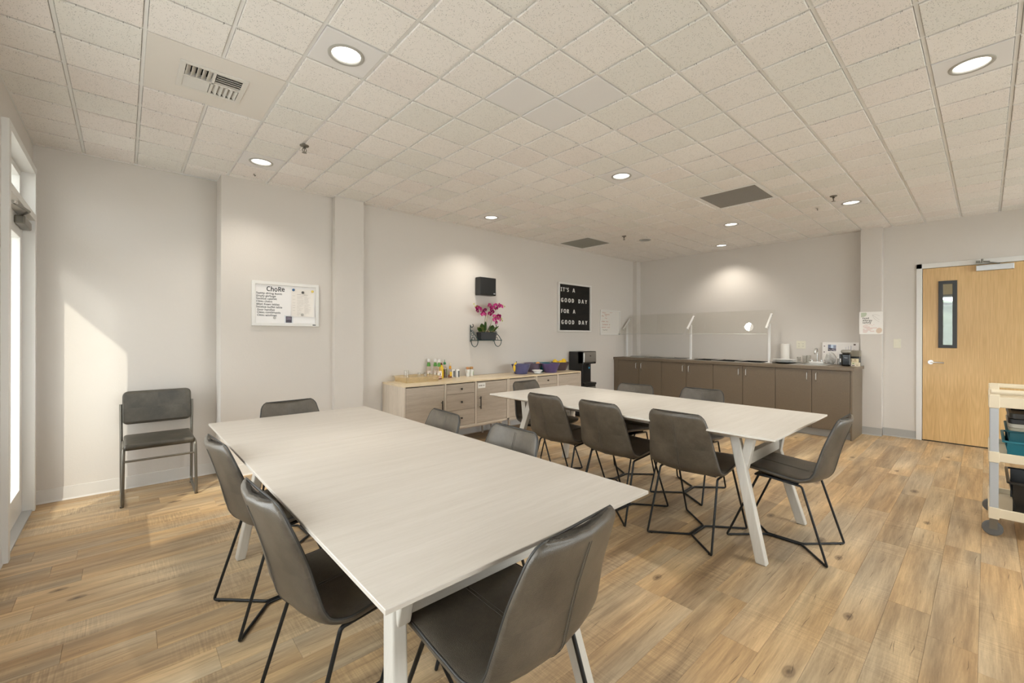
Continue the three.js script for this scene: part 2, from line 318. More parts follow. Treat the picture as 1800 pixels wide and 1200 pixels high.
// ceiling: slab, tees, tiles
const ceiling = structure('ceiling', 'suspended ceiling of small white pinholed tiles', bx(-0.75, 7.6, 2.9, 2.98, -5.1, 1.35), mDark);
const panelCells = new Set(), lampCells = {};
for (const [i0, j0] of [[1, 4], [15, 8], [17, 0]]) for (let a = 0; a < 2; a++) for (let b = 0; b < 2; b++) panelCells.add((i0 + a) + ',' + (j0 + b));
const lampAt = [[3, 7], [11, 14], [3, 1], [11, 7], [11, 1], [19, 11], [19, 7], [19, 3], [23, 5]];
for (const [i, j] of lampAt) lampCells[i + ',' + j] = 1;
const cellX = (i) => U0 + PIT * (i + 0.5), cellZ = (j) => V0 + PIT * (j + 0.5);
{
  seed = 17;
  const cells = [], G = 0.0094, yF = CEIL - 0.008;
  for (let i = -1; i <= 24; i++) for (let j = -2; j <= 18; j++) {
    if (panelCells.has(i + ',' + j)) continue;
    const zmin = i < 2 ? ZA1 : i === 2 ? ZA : ZA;
    const a = Math.max(U0 + PIT * i + G, XL + 0.004), b = Math.min(U0 + PIT * (i + 1) - G, XR - 0.004), c = Math.max(V0 + PIT * j + G, zmin + 0.004), d = Math.min(V0 + PIT * (j + 1) - G, ZF - 0.004);
    if (b - a < 0.012 || d - c < 0.012) continue;
    if (i === 2 && j === -1) cells.push({ i, j: -9, a, b: 0.63, c: V0 - PIT + G, d: c - 0.004, area: 60 });
    cells.push({ i, j, a, b, c, d, area: pixArea([[a, CEIL, c], [b, CEIL, c], [b, CEIL, d], [a, CEIL, d]]) });
  }
  cells.sort((p, q) => q.area - p.area);
  const shared = {}, rest = [];
  cells.forEach((q, n) => {
    const key = q.i + ',' + q.j, w = q.b - q.a, h = q.d - q.c, whole = w > PIT - 2 * G - 1e-4 && h > PIT - 2 * G - 1e-4, v = Math.floor(rnd() * 6);
    const smooth = (q.i === 7 && q.j === 9) || (q.i === 6 && (q.j === 8)) || (q.i === 7 && q.j === 8) || lampCells[key];
    const uvf = (ox, oz) => (v & 1 ? (x, z) => [(z - oz) / PIT + v * 0.17, (x - ox) / PIT + v * 0.31] : (x, z) => [(x - ox) / PIT + v * 0.17, (z - oz) / PIT + v * 0.31]);
    let g;
    if (lampCells[key]) { const hole = new THREE.Path(); hole.absarc(0, 0, 0.078, 0, Math.PI * 2, true); g = plate(rect(-w / 2, -h / 2, w / 2, h / 2), 0.02, 'xz', [hole], 0.003).translate(w / 2, yF, h / 2); }
    else if (whole) g = shared[v] ??= slabGeo(0, w, 0, h, yF, CEIL + 0.015, 0.003, uvf(0, 0));
    else g = slabGeo(0, w, 0, h, yF, CEIL + 0.015, 0.003, uvf(0, 0));
    const m = smooth ? mSmoothTile : mTile[Math.floor(rnd() * 4)];
    if (n < 296 && q.area > 0) add(ceiling, 'ceiling_tile', g, m).position.set(q.a, 0, q.c);
    else rest.push(g.clone().translate(q.a, 0, q.c));
  });
  add(ceiling, 'ceiling_tile_field', mg(rest), mTile[0]).userData.kind = 'stuff';
  const W = 0.0075, yT = [CEIL, CEIL + 0.012];
  const cut = (along, k) => {   // spans of one tee, broken where a two-by-two panel sits
    const lo = along === 'z' ? (k <= 2 ? ZA1 : ZA) : XL, hi = along === 'z' ? ZF : XR, gaps = [];
    for (const [i0, j0] of [[1, 4], [15, 8], [17, 0]]) { const c = along === 'z' ? i0 + 1 : j0 + 1; if (c === k) gaps.push(along === 'z' ? [V0 + PIT * j0, V0 + PIT * (j0 + 2)] : [U0 + PIT * i0, U0 + PIT * (i0 + 2)]); }
    const out = []; let s = lo; for (const [a, b] of gaps.sort((p, q) => p[0] - q[0])) { out.push([s, a]); s = b; } out.push([s, hi]); return out;
  };
  for (let i = 0; i <= 24; i++) for (const [a, b] of cut('z', i)) add(ceiling, 'ceiling_tee', bx(U0 + PIT * i - W, U0 + PIT * i + W, ...yT, a, b), mGrid);
  for (let j = -1; j <= 18; j++) for (const [a, b] of cut('x', j)) { const aa = j === -1 ? XL : a, bb = j === -1 ? 0.634 : b; add(ceiling, 'ceiling_tee', bx(aa, bb, CEIL + 0.0005, CEIL + 0.0125, V0 + PIT * j - W, V0 + PIT * j + W), mGrid); }
}

// walls
const H = 2.95;
const wallBack = structure('wall_back', 'pale grey painted wall behind the long sideboard and wall chair', plate([[-0.75, -5.1], [7.6, -5.1], [7.6, ZA], [0.634, ZA], [0.634, ZA1], [-0.75, ZA1]], H, 'xz'), mWall); uvBox(wallBack.geometry);
const wallLeft = structure('wall_left', 'pale grey painted wall holding the glazed entrance door', plate([[-5.1, 0], [-4.70, 0], [-4.70, 2.48], [-3.70, 2.48], [-3.70, 0], [1.35, 0], [1.35, H], [-5.1, H]], 0.2, 'zy', [rect(-3.2, 0.67, 0.28, 2.35)]).translate(-0.708, 0, 0), mWall); uvBox(wallLeft.geometry);
const wallRight = structure('wall_right', 'pale grey painted wall holding the wooden door', plate([[-4.7, 0], [-0.57, 0], [-0.57, 2.16], [0.41, 2.16], [0.41, 0], [1.35, 0], [1.35, H], [-4.7, H]], 0.15, 'zy').translate(XR, 0, 0), mWall); uvBox(wallRight.geometry);
structure('wall_front', 'painted wall behind the camera with tall shop windows', plate(rect(-0.75, 0, 7.6, H), 0.15, 'xy', [rect(-0.2, 0.3, 2.2, 2.45), rect(2.45, 0.3, 4.7, 2.45), rect(4.95, 0.3, 7.2, 2.45)]).translate(0, 0, ZF), mWall);
for (const [n, a, b] of [[3, -0.2, 2.2], [4, 2.45, 4.7], [5, 4.95, 7.2]]) {
  const w = structure('window_' + n, 'tall shop window behind the camera');
  add(w, 'window_frame', plate(rect(a, 0.3, b, 2.45), 0.06, 'xy', [rect(a + 0.04, 0.34, (a + b) / 2 - 0.02, 2.41), rect((a + b) / 2 + 0.02, 0.34, b - 0.04, 2.41)]).translate(0, 0, ZF + 0.05), mTrimWhite);
  add(w, 'window_pane', bx(a + 0.04, (a + b) / 2 - 0.02, 0.34, 2.41, ZF + 0.077, ZF + 0.083), mPane); add(w, 'window_pane', bx((a + b) / 2 + 0.02, b - 0.04, 0.34, 2.41, ZF + 0.077, ZF + 0.083), mPane);
}
structure('porch_roof', 'porch roof outside the shop windows', bx(-0.7, 8.2, 2.65, 2.8, ZF + 0.16, ZF + 2.6), mTrimWhite);
for (const [n, g] of [[1, bx(1.595, 1.897, 0, H, -4.6, -4.49)], [2, bx(7.212, 7.4, 0.902, H, -4.6, -4.478)], [3, bx(7.222, 7.4, 0, H, -1.125, -0.91)]])
  uvBox(structure('pillar_' + n, ['shallow painted pilaster between the whiteboard and the sideboard', 'narrow painted corner pilaster beside the buffet', 'painted pilaster carrying the allergy poster'][n - 1], g, mWall).geometry);
// wall angle under the tiles
{
  const y0 = CEIL - 0.007, y1 = CEIL + 0.012, t = 0.018;
  const runs = [[XL, 0.634, ZA1, ZA1 + t], [0.634 - t, 0.634, ZA1, ZA], [0.634 - t, 1.595, ZA, ZA + t], [1.595 - t, 1.595, ZA, -4.49], [1.595 - t, 1.897, -4.49, -4.49 + t * 0.6], [1.897, 7.212, ZA, ZA + t * 0.6], [XL, XL + t, ZA1, ZF], [XR - t * 0.6, XR, -4.478, -1.125], [7.222 - t * 0.6, 7.222, -1.125, -0.91], [XR - t * 0.6, XR, -0.91, ZF]];
  runs.forEach((r, n) => structure('trim_' + (n + 1), 'thin white ceiling edge angle', bx(r[0], r[1], y0, y1, r[2], r[3]), mGrid));
}
// cove base
{
  const prof = (len) => { const s = [[0, 0], [0.012, 0], [0.006, 0.012], [0.0035, 0.1], [0, 0.102]]; return plate(s, len); };   // profile in (out, up), run along +z
  const run = (name, label, m, x0, z0, x1, z1) => { const L = Math.hypot(x1 - x0, z1 - z0), g = prof(L); const o = structure(name, label, g, m); o.position.set(x0, 0, z0); o.rotation.y = Math.atan2(x1 - x0, z1 - z0); return o; };
  run('baseboard_back', 'white cove base behind the metal wall chair', mBaseLight, 0.634, ZA1, XL, ZA1);
  run('baseboard_back_2', 'white cove base under the chore whiteboard', mBaseLight, 1.595, ZA, 0.634, ZA);
  run('baseboard_back_3', 'white cove base along the sideboard wall', mBaseLight, 7.212, ZA, 1.897, ZA);
  run('baseboard_left', 'cream cove base beside the entrance door', mBaseLight, XL, -3.72, XL, ZF); scene.children.at(-1).rotation.y = 0; 
  run('baseboard_right', 'grey cove base between pilaster and wooden door', mBaseGrey, XR, -0.594, XR, -0.91);
  run('baseboard_right_2', 'grey cove base across the poster pilaster', mBaseGrey, 7.222, -0.905, 7.222, -1.125);
  run('baseboard_right_3', 'grey cove base on the pilaster side', mBaseGrey, 7.222, -0.91, XR, -0.91); scene.children.at(-1).rotation.y = Math.PI / 2; scene.children.at(-1).position.set(7.222, 0, -0.91);
}

// ---------- entrance door with transom, left wall ----------
{
  const d = structure('door_2', 'white metal-framed glazed entrance door with transom, left wall'), F = mTrimWhite;
  const x0 = -0.70, x1 = -0.478, zn = [-3.745, -3.69], zf = [-4.71, -4.655];
  add(d, 'door_frame', mg([bx(x0, x1, 0, 2.495, ...zn), bx(x0, x1, 0, 2.495, ...zf), bx(x0, x1, 2.447, 2.495, zf[1], zn[0]), bx(x0, x1, 2.105, 2.15, zf[1], zn[0]),
    bx(-0.60, -0.585, 0, 2.105, zn[0] - 0.016, zn[0]), bx(-0.60, -0.585, 0, 2.105, zf[1], zf[1] + 0.016),
    bx(-0.60, -0.55, 2.15, 2.19, zf[1], zn[0]), bx(-0.60, -0.55, 2.407, 2.447, zf[1], zn[0]), bx(-0.60, -0.55, 2.19, 2.407, zf[1], zf[1] + 0.04), bx(-0.60, -0.55, 2.19, 2.407, zn[0] - 0.04, zn[0])]), F);
  add(d, 'transom_pane', bx(-0.578, -0.572, 2.19, 2.407, zf[1] + 0.04, zn[0] - 0.04), mPane);
  const a = zf[1] + 0.004, b = zn[0] - 0.004, xl = [-0.585, -0.54], ga = -4.565, gb = -4.055;
  const leaf = add(d, 'door_leaf', mg([rb(...xl, 0.012, 2.1, a, ga, 0.003), rb(...xl, 0.012, 2.1, gb, b, 0.003), rb(...xl, 0.012, 0.19, ga, gb, 0.003), rb(...xl, 1.96, 2.1, ga, gb, 0.003)]), F);
  add(leaf, 'door_pane', bx(-0.566, -0.56, 0.19, 1.96, ga, gb), mPane);
  const cl = add(d, 'door_closer', mg([rb(-0.54, -0.49, 2.02, 2.075, -4.60, -4.32, 0.008), tube([[-0.515, 2.08, -4.36], [-0.46, 2.085, -4.22], [-0.50, 2.09, -4.02]], 0.008, 0.01)]), mPewter);
  add(cl, 'closer_shoe', cyl(0.014, 0.014, 0.02).translate(-0.5, 2.095, -4.02), mChrome);
  add(d, 'threshold', bx(-0.70, -0.49, 0, 0.012, zf[1], zn[0]), mAlu);
  for (const y of [0.25, 1.05, 1.85]) add(d, 'hinge', cyl(0.007, 0.007, 0.1, 12).translate(-0.535, y, zn[0] - 0.004), mNickel);
}
// window nearer the camera (outside the frame; it brings the sun patch on the floor)
{
  const w = structure('window_1', 'wide window in the left wall beside the camera'), z0 = -3.2, z1 = 0.28;
  const xs = [-0.66, -0.54];
  add(w, 'window_frame', mg([bx(...xs, 0.67, 0.71, z0, z1), bx(...xs, 2.3, 2.35, z0, z1), bx(...xs, 0.71, 2.3, z0, z0 + 0.04), bx(...xs, 0.71, 2.3, z1 - 0.04, z1)]), mTrimWhite);
  add(w, 'window_pane', bx(-0.603, -0.597, 0.71, 2.3, z0 + 0.04, z1 - 0.04), mPane);
  add(w, 'window_sill', rb(-0.56, -0.47, 0.645, 0.67, z0 - 0.02, z1 + 0.02, 0.004), mTrimWhite);
}
// outside: ground, canopy over the door and the wing that shades the window
structure('ground', 'pale concrete paving outside', mg([bx(-30, -0.71, -0.25, -0.06, -25, 25), bx(-0.71, 30, -0.25, -0.06, 1.36, 25)]), std({ color: C(0.52, 0.50, 0.46), roughness: 0.9 }));
structure('canopy', 'flat white canopy over the entrance outside', bx(-1.693, -0.71, 3.05, 3.17, -6.5, 1.5), mTrimWhite);
structure('fin_wall', 'white return wall outside the entrance door', bx(-1.69, -0.71, -0.06, 3.05, -4.93, -4.78), mTrimWhite);
{
  const g = new THREE.BoxGeometry(9, 4.06, 6).translate(-4.5, 1.97, 3);   // its far upper edge throws the slanting shadow line across the floor
  const wing = structure('building_wing', 'pale rendered wing of the building outside', g, std({ color: C(0.55, 0.53, 0.5), roughness: 0.9 }));
  wing.position.set(-0.75, 0, 0.393); wing.rotation.y = Math.atan2(0.255, 0.967);
}

// ---------- wooden door, right wall ----------
const mMaple = (() => {
  const t = canvasTex(512, 1024, (c, w, h) => {
    const im = c.createImageData(w, h), d = im.data;
    for (let y = 0; y < h; y++) for (let x = 0; x < w; x++) {
      const leafN = Math.floor(x / 73), lx = x - leafN * 73, mir = leafN % 2 ? 73 - lx : lx, u = mir / 73, v = y / h;   // book-matched leaves
      const band = sstep(v, 0.5, 0.8), flame = Math.sin(((u - 0.5) ** 2 * 22 + v * 26 + 3 * vnoise(u * 3, v * 9, 71)) * 2.2) * 0.5;
      let t = 0.35 * (vnoise(u * 26, v * 14, 72) - 0.5) + 0.3 * (vnoise(u * 60, v * 26, 73) - 0.5) + 0.35 * (vnoise(x / 190, v * 5, 74) - 0.5) + band * 0.2 * flame + 0.12 * (leafN % 2 - 0.5) * band;
      const o = (y * w + x) * 4; d[o] = 211 + 40 * t; d[o + 1] = 174 + 42 * t; d[o + 2] = 118 + 44 * t; d[o + 3] = 255;
    }
    c.putImageData(im, 0, 0);
  });
  return phys({ map: t, color: C(0.98, 0.97, 0.96), roughness: 0.42, clearcoat: 0.15, clearcoatRoughness: 0.3 });
})();
{
  const d = structure('door_1', 'maple veneer door with narrow vision panel and lever handle, right wall');
  const za = -0.538, zb = 0.376, x = XR;
  add(d, 'door_frame', mg([rb(x - 0.012, x + 0.14, 0, 2.186, za - 0.056, za - 0.002, 0.003), rb(x - 0.012, x + 0.14, 0, 2.186, zb + 0.002, zb + 0.056, 0.003), rb(x - 0.012, x + 0.14, 2.128, 2.186, za - 0.056, zb + 0.056, 0.003),
    bx(x + 0.052, x + 0.075, 0, 2.128, za - 0.002, za + 0.012), bx(x + 0.052, x + 0.075, 0, 2.128, zb - 0.012, zb + 0.002), bx(x + 0.052, x + 0.075, 2.115, 2.128, za, zb)]), mTrimWhite);
  const leafG = plate([[za + 0.003, 0.012], [zb - 0.003, 0.012], [zb - 0.003, 2.124], [za + 0.003, 2.124]], 0.044, 'zy', [rect(-0.366, 1.176, -0.268, 1.93)], 0.001).translate(x + 0.004, 0, 0);
  const p = leafG.attributes.position, uv = new Float32Array(p.count * 2);
  for (let i = 0; i < p.count; i++) { uv[2 * i] = (p.getZ(i) - za) / (zb - za); uv[2 * i + 1] = p.getY(i) / 2.13; }
  leafG.setAttribute('uv', new THREE.BufferAttribute(uv, 2));
  const leaf = add(d, 'door_leaf', leafG, mMaple);
  const mLite = std({ color: C(0.035, 0.036, 0.037), roughness: 0.45 });
  add(leaf, 'vision_frame', plate(rect(-0.397, 1.15, -0.237, 1.96), 0.014, 'zy', [rect(-0.357, 1.187, -0.276, 1.922)], 0.003).translate(x - 0.009, 0, 0), mLite);
  add(leaf, 'vision_pane', bx(x + 0.022, x + 0.027, 1.18, 1.926, -0.364, -0.27), mPane);
  const hd = add(d, 'door_handle', mg([cyl(0.027, 0.027, 0.012, 28).rotateZ(Math.PI / 2).translate(x - 0.002, 0.972, -0.462), cyl(0.011, 0.011, 0.05, 16).rotateZ(Math.PI / 2).translate(x - 0.028, 0.972, -0.462), tube([[x - 0.045, 0.972, -0.468], [x - 0.05, 0.972, -0.40], [x - 0.046, 0.969, -0.345]], 0.0095, 0.01, 12)]), mNickel);
  add(hd, 'rose', cyl(0.02, 0.022, 0.006, 28).rotateZ(Math.PI / 2).translate(x - 0.01, 0.972, -0.462), mChrome);
  const cl = add(d, 'door_closer', rb(x - 0.056, x + 0.004, 2.045, 2.11, -0.085, 0.205, 0.006), mAlu);
  add(cl, 'closer_arm', mg([tube([[x - 0.03, 2.118, 0.09], [x - 0.06, 2.14, 0.0], [x - 0.07, 2.146, -0.035]], 0.007, 0.01), tube([[x - 0.07, 2.148, -0.035], [x - 0.02, 2.15, 0.02]], 0.006), cyl(0.009, 0.009, 0.045, 12).translate(x - 0.07, 2.155, -0.035), cyl(0.01, 0.012, 0.02, 12).translate(x - 0.03, 2.115, 0.09), bx(x - 0.09, x - 0.012, 2.138, 2.16, -0.085, -0.05)]), mPewter);
  add(d, 'strike_plate', bx(x - 0.004, x + 0.03, 0.93, 1.06, za - 0.0025, za - 0.001), mNickel);
  for (const y of [0.3, 1.06, 1.9]) add(d, 'hinge', cyl(0.006, 0.006, 0.11, 12).translate(x - 0.002, y, zb), mNickel);
}
// corridor seen through the vision panel
{
  const cream = std({ color: C(0.72, 0.62, 0.44), roughness: 0.8 });
  const c = structure('corridor', 'cream corridor behind the wooden door', mg([bx(7.5, 11.2, -0.15, 0, -2.6, 2.4), bx(7.5, 11.2, 2.6, 2.75, -2.6, 2.4), bx(7.5, 11.2, 0, 2.6, -2.75, -2.6), bx(7.5, 11.2, 0, 2.6, 2.4, 2.55), bx(11.0, 11.2, 0, 0.98, -2.6, 2.4), bx(11.0, 11.2, 2.05, 2.6, -2.6, 2.4), bx(11.0, 11.2, 0.98, 2.05, -2.6, -1.6), bx(11.0, 11.2, 0.98, 2.05, 1.4, 2.4)]), cream);
  add(c, 'counter', bx(10.6, 11.0, 0.95, 1.06, -2.0, 1.6), std({ color: C(0.26, 0.30, 0.38), roughness: 0.6 }));
  structure('hedge', 'green hedge outside the corridor window', (() => { const g = new THREE.BoxGeometry(1.2, 1.9, 8, 12, 30, 90), p = g.attributes.position; for (let i = 0; i < p.count; i++) p.setXYZ(i, p.getX(i) + 0.35 * vnoise(p.getY(i) * 5, p.getZ(i) * 5, 3), p.getY(i) + 0.3 * vnoise(p.getX(i) * 4, p.getZ(i) * 6, 4), p.getZ(i)); g.computeVertexNormals(); return g.translate(13.2, 0.9, 0); })(), std({ color: C(0.05, 0.065, 0.035), roughness: 0.9 }));
  const w = structure('window_2', 'corridor window seen through the vision panel');
  add(w, 'window_frame', mg([bx(11.03, 11.1, 0.98, 1.02, -1.6, 1.4), bx(11.03, 11.1, 2.0, 2.05, -1.6, 1.4), bx(11.03, 11.1, 1.86, 1.9, -1.6, 1.4), bx(11.03, 11.1, 1.02, 2.0, -1.6, -1.56), bx(11.03, 11.1, 1.02, 2.0, 1.36, 1.4)]), std({ color: C(0.25, 0.24, 0.22), roughness: 0.5 }));
  add(w, 'window_pane', bx(11.06, 11.066, 1.02, 2.0, -1.56, 1.36), mPane);
}
// ---------- ceiling things ----------
const mCan = std({ color: C(0.75, 0.74, 0.72), roughness: 0.2, metalness: 0.9 });
{
  const names = ['round recessed ceiling light over the large near table', 'round recessed ceiling light nearest the wooden door and trolley, largest at the top right', 'round recessed ceiling light nearest the chore whiteboard',
    'round recessed ceiling light over the farther white table', 'round recessed ceiling light above the wall speaker and flower shelf', 'round recessed ceiling light next to a sprinkler, nearest the poster pilaster',
    'round recessed ceiling light just beyond the dark return grille', 'unlit recessed ceiling can with bright reflector beside the grey flat panel', 'round recessed ceiling light close to the wall above the buffet'];
  const ring = lathe([[0.069, 0.012], [0.069, -0.002], [0.073, -0.0075], [0.086, -0.0065], [0.089, 0.0], [0.089, 0.002]], 48);
  const can = lathe([[0.071, 0.0], [0.066, 0.05], [0.055, 0.085], [0.03, 0.1], [0.0001, 0.102]], 40), lens = lathe([[0.0001, -0.001], [0.05, -0.0005], [0.0695, 0.003], [0.0695, 0.007], [0.0001, 0.007]], 40);
  const mRing = std({ color: C(0.42, 0.405, 0.37), roughness: 0.4 });
  lampAt.forEach(([i, j], n) => {
    const x = cellX(i), z = cellZ(j), t = thing('ceiling_light', names[n], 'light', [x, CEIL - 0.005, z], 0, 'recessed round ceiling lights');
    add(t, 'trim_ring', ring, mRing);
    const off = n === 7; add(t, 'can', can, off ? mCan : mGrid);
    if (off) { add(t, 'bulb', lathe([[0.0001, 0.03], [0.03, 0.034], [0.034, 0.05], [0.02, 0.09]], 24), mWhitePlastic); return; }
    add(t, 'lens', lens, mLens);
    const s = new THREE.SpotLight(C(1, 0.945, 0.85), LAMP * [0.95, 1.15, 0.5, 1.2, 0.82, 1.1, 1.1, 1, 0.72][n], 0, 1.1, 0.5, 2);
    s.position.set(0, -0.006, 0); s.target.position.set(0, -2, 0); s.castShadow = true; s.shadow.radius = 3.2; s.shadow.mapSize.set(1024, 1024);
    t.add(s, s.target);
  });
}
{ // four-way supply register on its white panel
  const x0 = U0 + PIT + 0.008, x1 = U0 + PIT * 3 - 0.008, z0 = V0 + PIT * 4 + 0.008, z1 = V0 + PIT * 6 - 0.008, y = CEIL - 0.005;
  const t = thing('supply_register', 'white ceiling panel with a four-way louvred air register', 'vent', [(x0 + x1) / 2, y, (z0 + z1) / 2]);
  const w = (x1 - x0) / 2, d = (z1 - z0) / 2, a = 0.142, cx = -0.008, cz = 0.005;
  add(t, 'panel', plate(rect(-w, -d, w, d), 0.012, 'xz', [rect(cx - a, cz - a, cx + a, cz + a)], 0.002), std({ color: C(0.74, 0.70, 0.65), roughness: 0.6 }));
  add(t, 'duct', mg([bx(cx - a, cx + a, 0.10, 0.11, cz - a, cz + a), bx(cx - a - 0.01, cx - a, 0.01, 0.11, cz - a, cz + a), bx(cx + a, cx + a + 0.01, 0.01, 0.11, cz - a, cz + a), bx(cx - a, cx + a, 0.01, 0.11, cz - a - 0.01, cz - a), bx(cx - a, cx + a, 0.01, 0.11, cz + a, cz + a + 0.01)]), mDark);
  const mReg = std({ color: C(0.70, 0.675, 0.63), roughness: 0.45 });
  add(t, 'register_frame', mg([plate(rect(cx - a - 0.012, cz - a - 0.012, cx + a + 0.012, cz + a + 0.012), 0.006, 'xz', [rect(cx - a + 0.014, cz - a + 0.014, cx + a - 0.014, cz + a - 0.014)], 0.002).translate(0, -0.006, 0),
    bx(cx - 0.006, cx + 0.006, -0.004, 0.02, cz - a, cz + a), bx(cx - a, cx + a, -0.004, 0.02, cz - 0.006, cz + 0.006)]), mReg);
  for (const [sx, sz, along] of [[-1, -1, 'x'], [1, -1, 'z'], [-1, 1, 'z'], [1, 1, 'x']]) for (let k = 0; k < 5; k++) {
    const L = a - 0.024, q = 0.02 + k * 0.0235, g = new THREE.BoxGeometry(along === 'x' ? L : 0.027, 0.0018, along === 'x' ? 0.027 : L);
    if (along === 'x') g.rotateX(sz * 0.72).translate(cx + sx * (0.01 + L / 2), 0.004, cz + sz * q); else g.rotateZ(-sx * 0.72).translate(cx + sx * q, 0.004, cz + sz * (0.01 + L / 2));
    add(t, 'louvre', g, mReg);
  }
}
{ // eggcrate return grille
  const x0 = U0 + PIT * 15 + 0.008, x1 = U0 + PIT * 17 - 0.008, z0 = V0 + PIT * 8 + 0.008, z1 = V0 + PIT * 10 - 0.008;
  const t = thing('return_grille', 'dusty dark eggcrate return air grille in the ceiling', 'vent', [(x0 + x1) / 2, CEIL - 0.005, (z0 + z1) / 2]), w = (x1 - x0) / 2, d = (z1 - z0) / 2, a = 0.262, b = 0.262;
  add(t, 'grille_frame', plate(rect(-w, -d, w, d), 0.01, 'xz', [rect(-a, -b, a, b)], 0.002), mGrid);
  const bars = []; for (let k = 0; k <= 40; k++) { const q = -a + k * (2 * a / 40); bars.push(bx(q - 0.0011, q + 0.0011, 0.001, 0.013, -b, b), bx(-a, a, 0.0012, 0.0132, q - 0.0011, q + 0.0011)); }
  add(t, 'eggcrate_core', mg(bars), std({ color: C(0.36, 0.33, 0.29), roughness: 0.7 })).userData.kind = 'stuff';
  add(t, 'plenum', mg([bx(-a, a, 0.09, 0.1, -b, b), bx(-a - 0.01, -a, 0.01, 0.1, -b, b), bx(a, a + 0.01, 0.01, 0.1, -b, b), bx(-a, a, 0.01, 0.1, -b - 0.01, -b), bx(-a, a, 0.01, 0.1, b, b + 0.01)]), mDark);
}
{ // flat perforated panel
  const x0 = U0 + PIT * 17 + 0.008, x1 = U0 + PIT * 19 - 0.008, z0 = V0 + 0.008, z1 = V0 + PIT * 2 - 0.008;
  const t = thing('ceiling_diffuser', 'flat grey perforated air diffuser near the sideboard wall', 'vent', [(x0 + x1) / 2, CEIL - 0.005, (z0 + z1) / 2]), w = (x1 - x0) / 2, d = (z1 - z0) / 2;
  add(t, 'diffuser_frame', plate(rect(-w, -d, w, d), 0.01, 'xz', [rect(-0.272, -0.272, 0.272, 0.272)], 0.002), mGrid);
  const perf = dataTex(256, 256, (x, y) => { const d2 = Math.hypot((x % 16) - 8, (y % 16) - 8); const v = d2 < 5 ? 70 : 200; return [v, v, v * 0.97]; });
  perf.repeat.set(4.4, 4.4);
  add(t, 'perforated_face', uvBox(rb(-0.272, 0.272, 0.002, 0.008, -0.272, 0.272, 0.002)), std({ map: perf, color: C(0.62, 0.62, 0.58), roughness: 0.6 }));
}
{ // sprinklers and hooks
  const esc = lathe([[0.0001, 0], [0.022, 0], [0.03, 0.004], [0.033, 0.012], [0.033, 0.014]], 28);
  const mk = (label, x, z) => {
    const t = thing('sprinkler', label, 'sprinkler', [x, CEIL - 0.018, z], 0, 'fire sprinklers in the ceiling');
    add(t, 'escutcheon', esc.clone().translate(0, 0, 0), mPewter);
    add(t, 'sprinkler_frame', mg([cyl(0.009, 0.011, 0.014, 12).translate(0, -0.006, 0), tube([[-0.008, -0.01, 0], [-0.017, -0.025, 0], [-0.004, -0.042, 0]], 0.0025, 0.008, 6), tube([[0.008, -0.01, 0], [0.017, -0.025, 0], [0.004, -0.042, 0]], 0.0025, 0.008, 6), cyl(0.003, 0.003, 0.028, 8).translate(0, -0.026, 0)]), mPewter);
    const defl = []; for (let k = 0; k < 10; k++) defl.push(bx(-0.002, 0.002, -0.045, -0.0435, 0.006, 0.018).rotateY(k * 0.628)); defl.push(cyl(0.009, 0.009, 0.002, 16).translate(0, -0.0442, 0));
    add(t, 'deflector', mg(defl), mPewter);
  };
  mk('fire sprinkler head above the chore whiteboard side of the ceiling', 0.997, -3.444); mk('fire sprinkler head next to the ceiling light nearest the poster pilaster', 5.299, -1.044); mk('fire sprinkler head between the grey flat diffuser and the unlit can', 5.265, -3.477);
  for (const [x, z, l] of [[0.845, -4.352, 'tiny dark hook hanging from the ceiling near the whiteboard wall'], [5.70, -1.269, 'tiny dark hook hanging from the ceiling beside the far sprinkler']]) {
    const t = thing('ceiling_hook', l, 'hook', [x, CEIL - 0.005, z]);
    add(t, 'hook_plate', rb(-0.06, 0.02, -0.003, 0, -0.008, 0.008, 0.001), mGrid); add(t, 'hook', tube([[0, 0, 0], [0, -0.012, 0], [0.008, -0.02, 0], [0.012, -0.012, 0]], 0.0045, 0.006, 8), mPewter);
  }
}

// ---------- tables ----------
function topSlab(x0, x1, z0, z1, h, cut) {   // knife-edge top: thin rim, underside bevelled inwards; cut = sides that butt against the next leaf
  const t0 = 0.011, t1 = 0.03, ins = 0.05, i = (s) => (cut.includes(s) ? 0 : ins);
  const b = [x0 + i('x0'), x1 - i('x1'), z0 + i('z0'), z1 - i('z1')], pos = [], idx = [], q = (a, b_, c, d) => { const o = pos.length / 3; for (const p of [a, b_, c, d]) pos.push(...p); idx.push(o, o + 1, o + 2, o, o + 2, o + 3); };
  const R = (y, [ax, bx_, az, bz]) => [[ax, y, az], [bx_, y, az], [bx_, y, bz], [ax, y, bz]], e = 0.0015, o = [x0, x1, z0, z1];
  const T = R(h, [x0 + e, x1 - e, z0 + e, z1 - e]), A = R(h - e, o), B = R(h - t0, o), D = R(h - t1, b);
  q(T[3], T[2], T[1], T[0]); q(...D);
  for (let k = 0; k < 4; k++) { const j = (k + 1) % 4; q(T[k], T[j], A[j], A[k]); q(A[k], A[j], B[j], B[k]); q(B[k], B[j], D[j], D[k]); }
  const g = new THREE.BufferGeometry(); g.setAttribute('position', new THREE.Float32BufferAttribute(pos, 3)); g.setIndex(idx);
  const n = g.toNonIndexed(); n.computeVertexNormals(); return uvBox(n, 1);
}
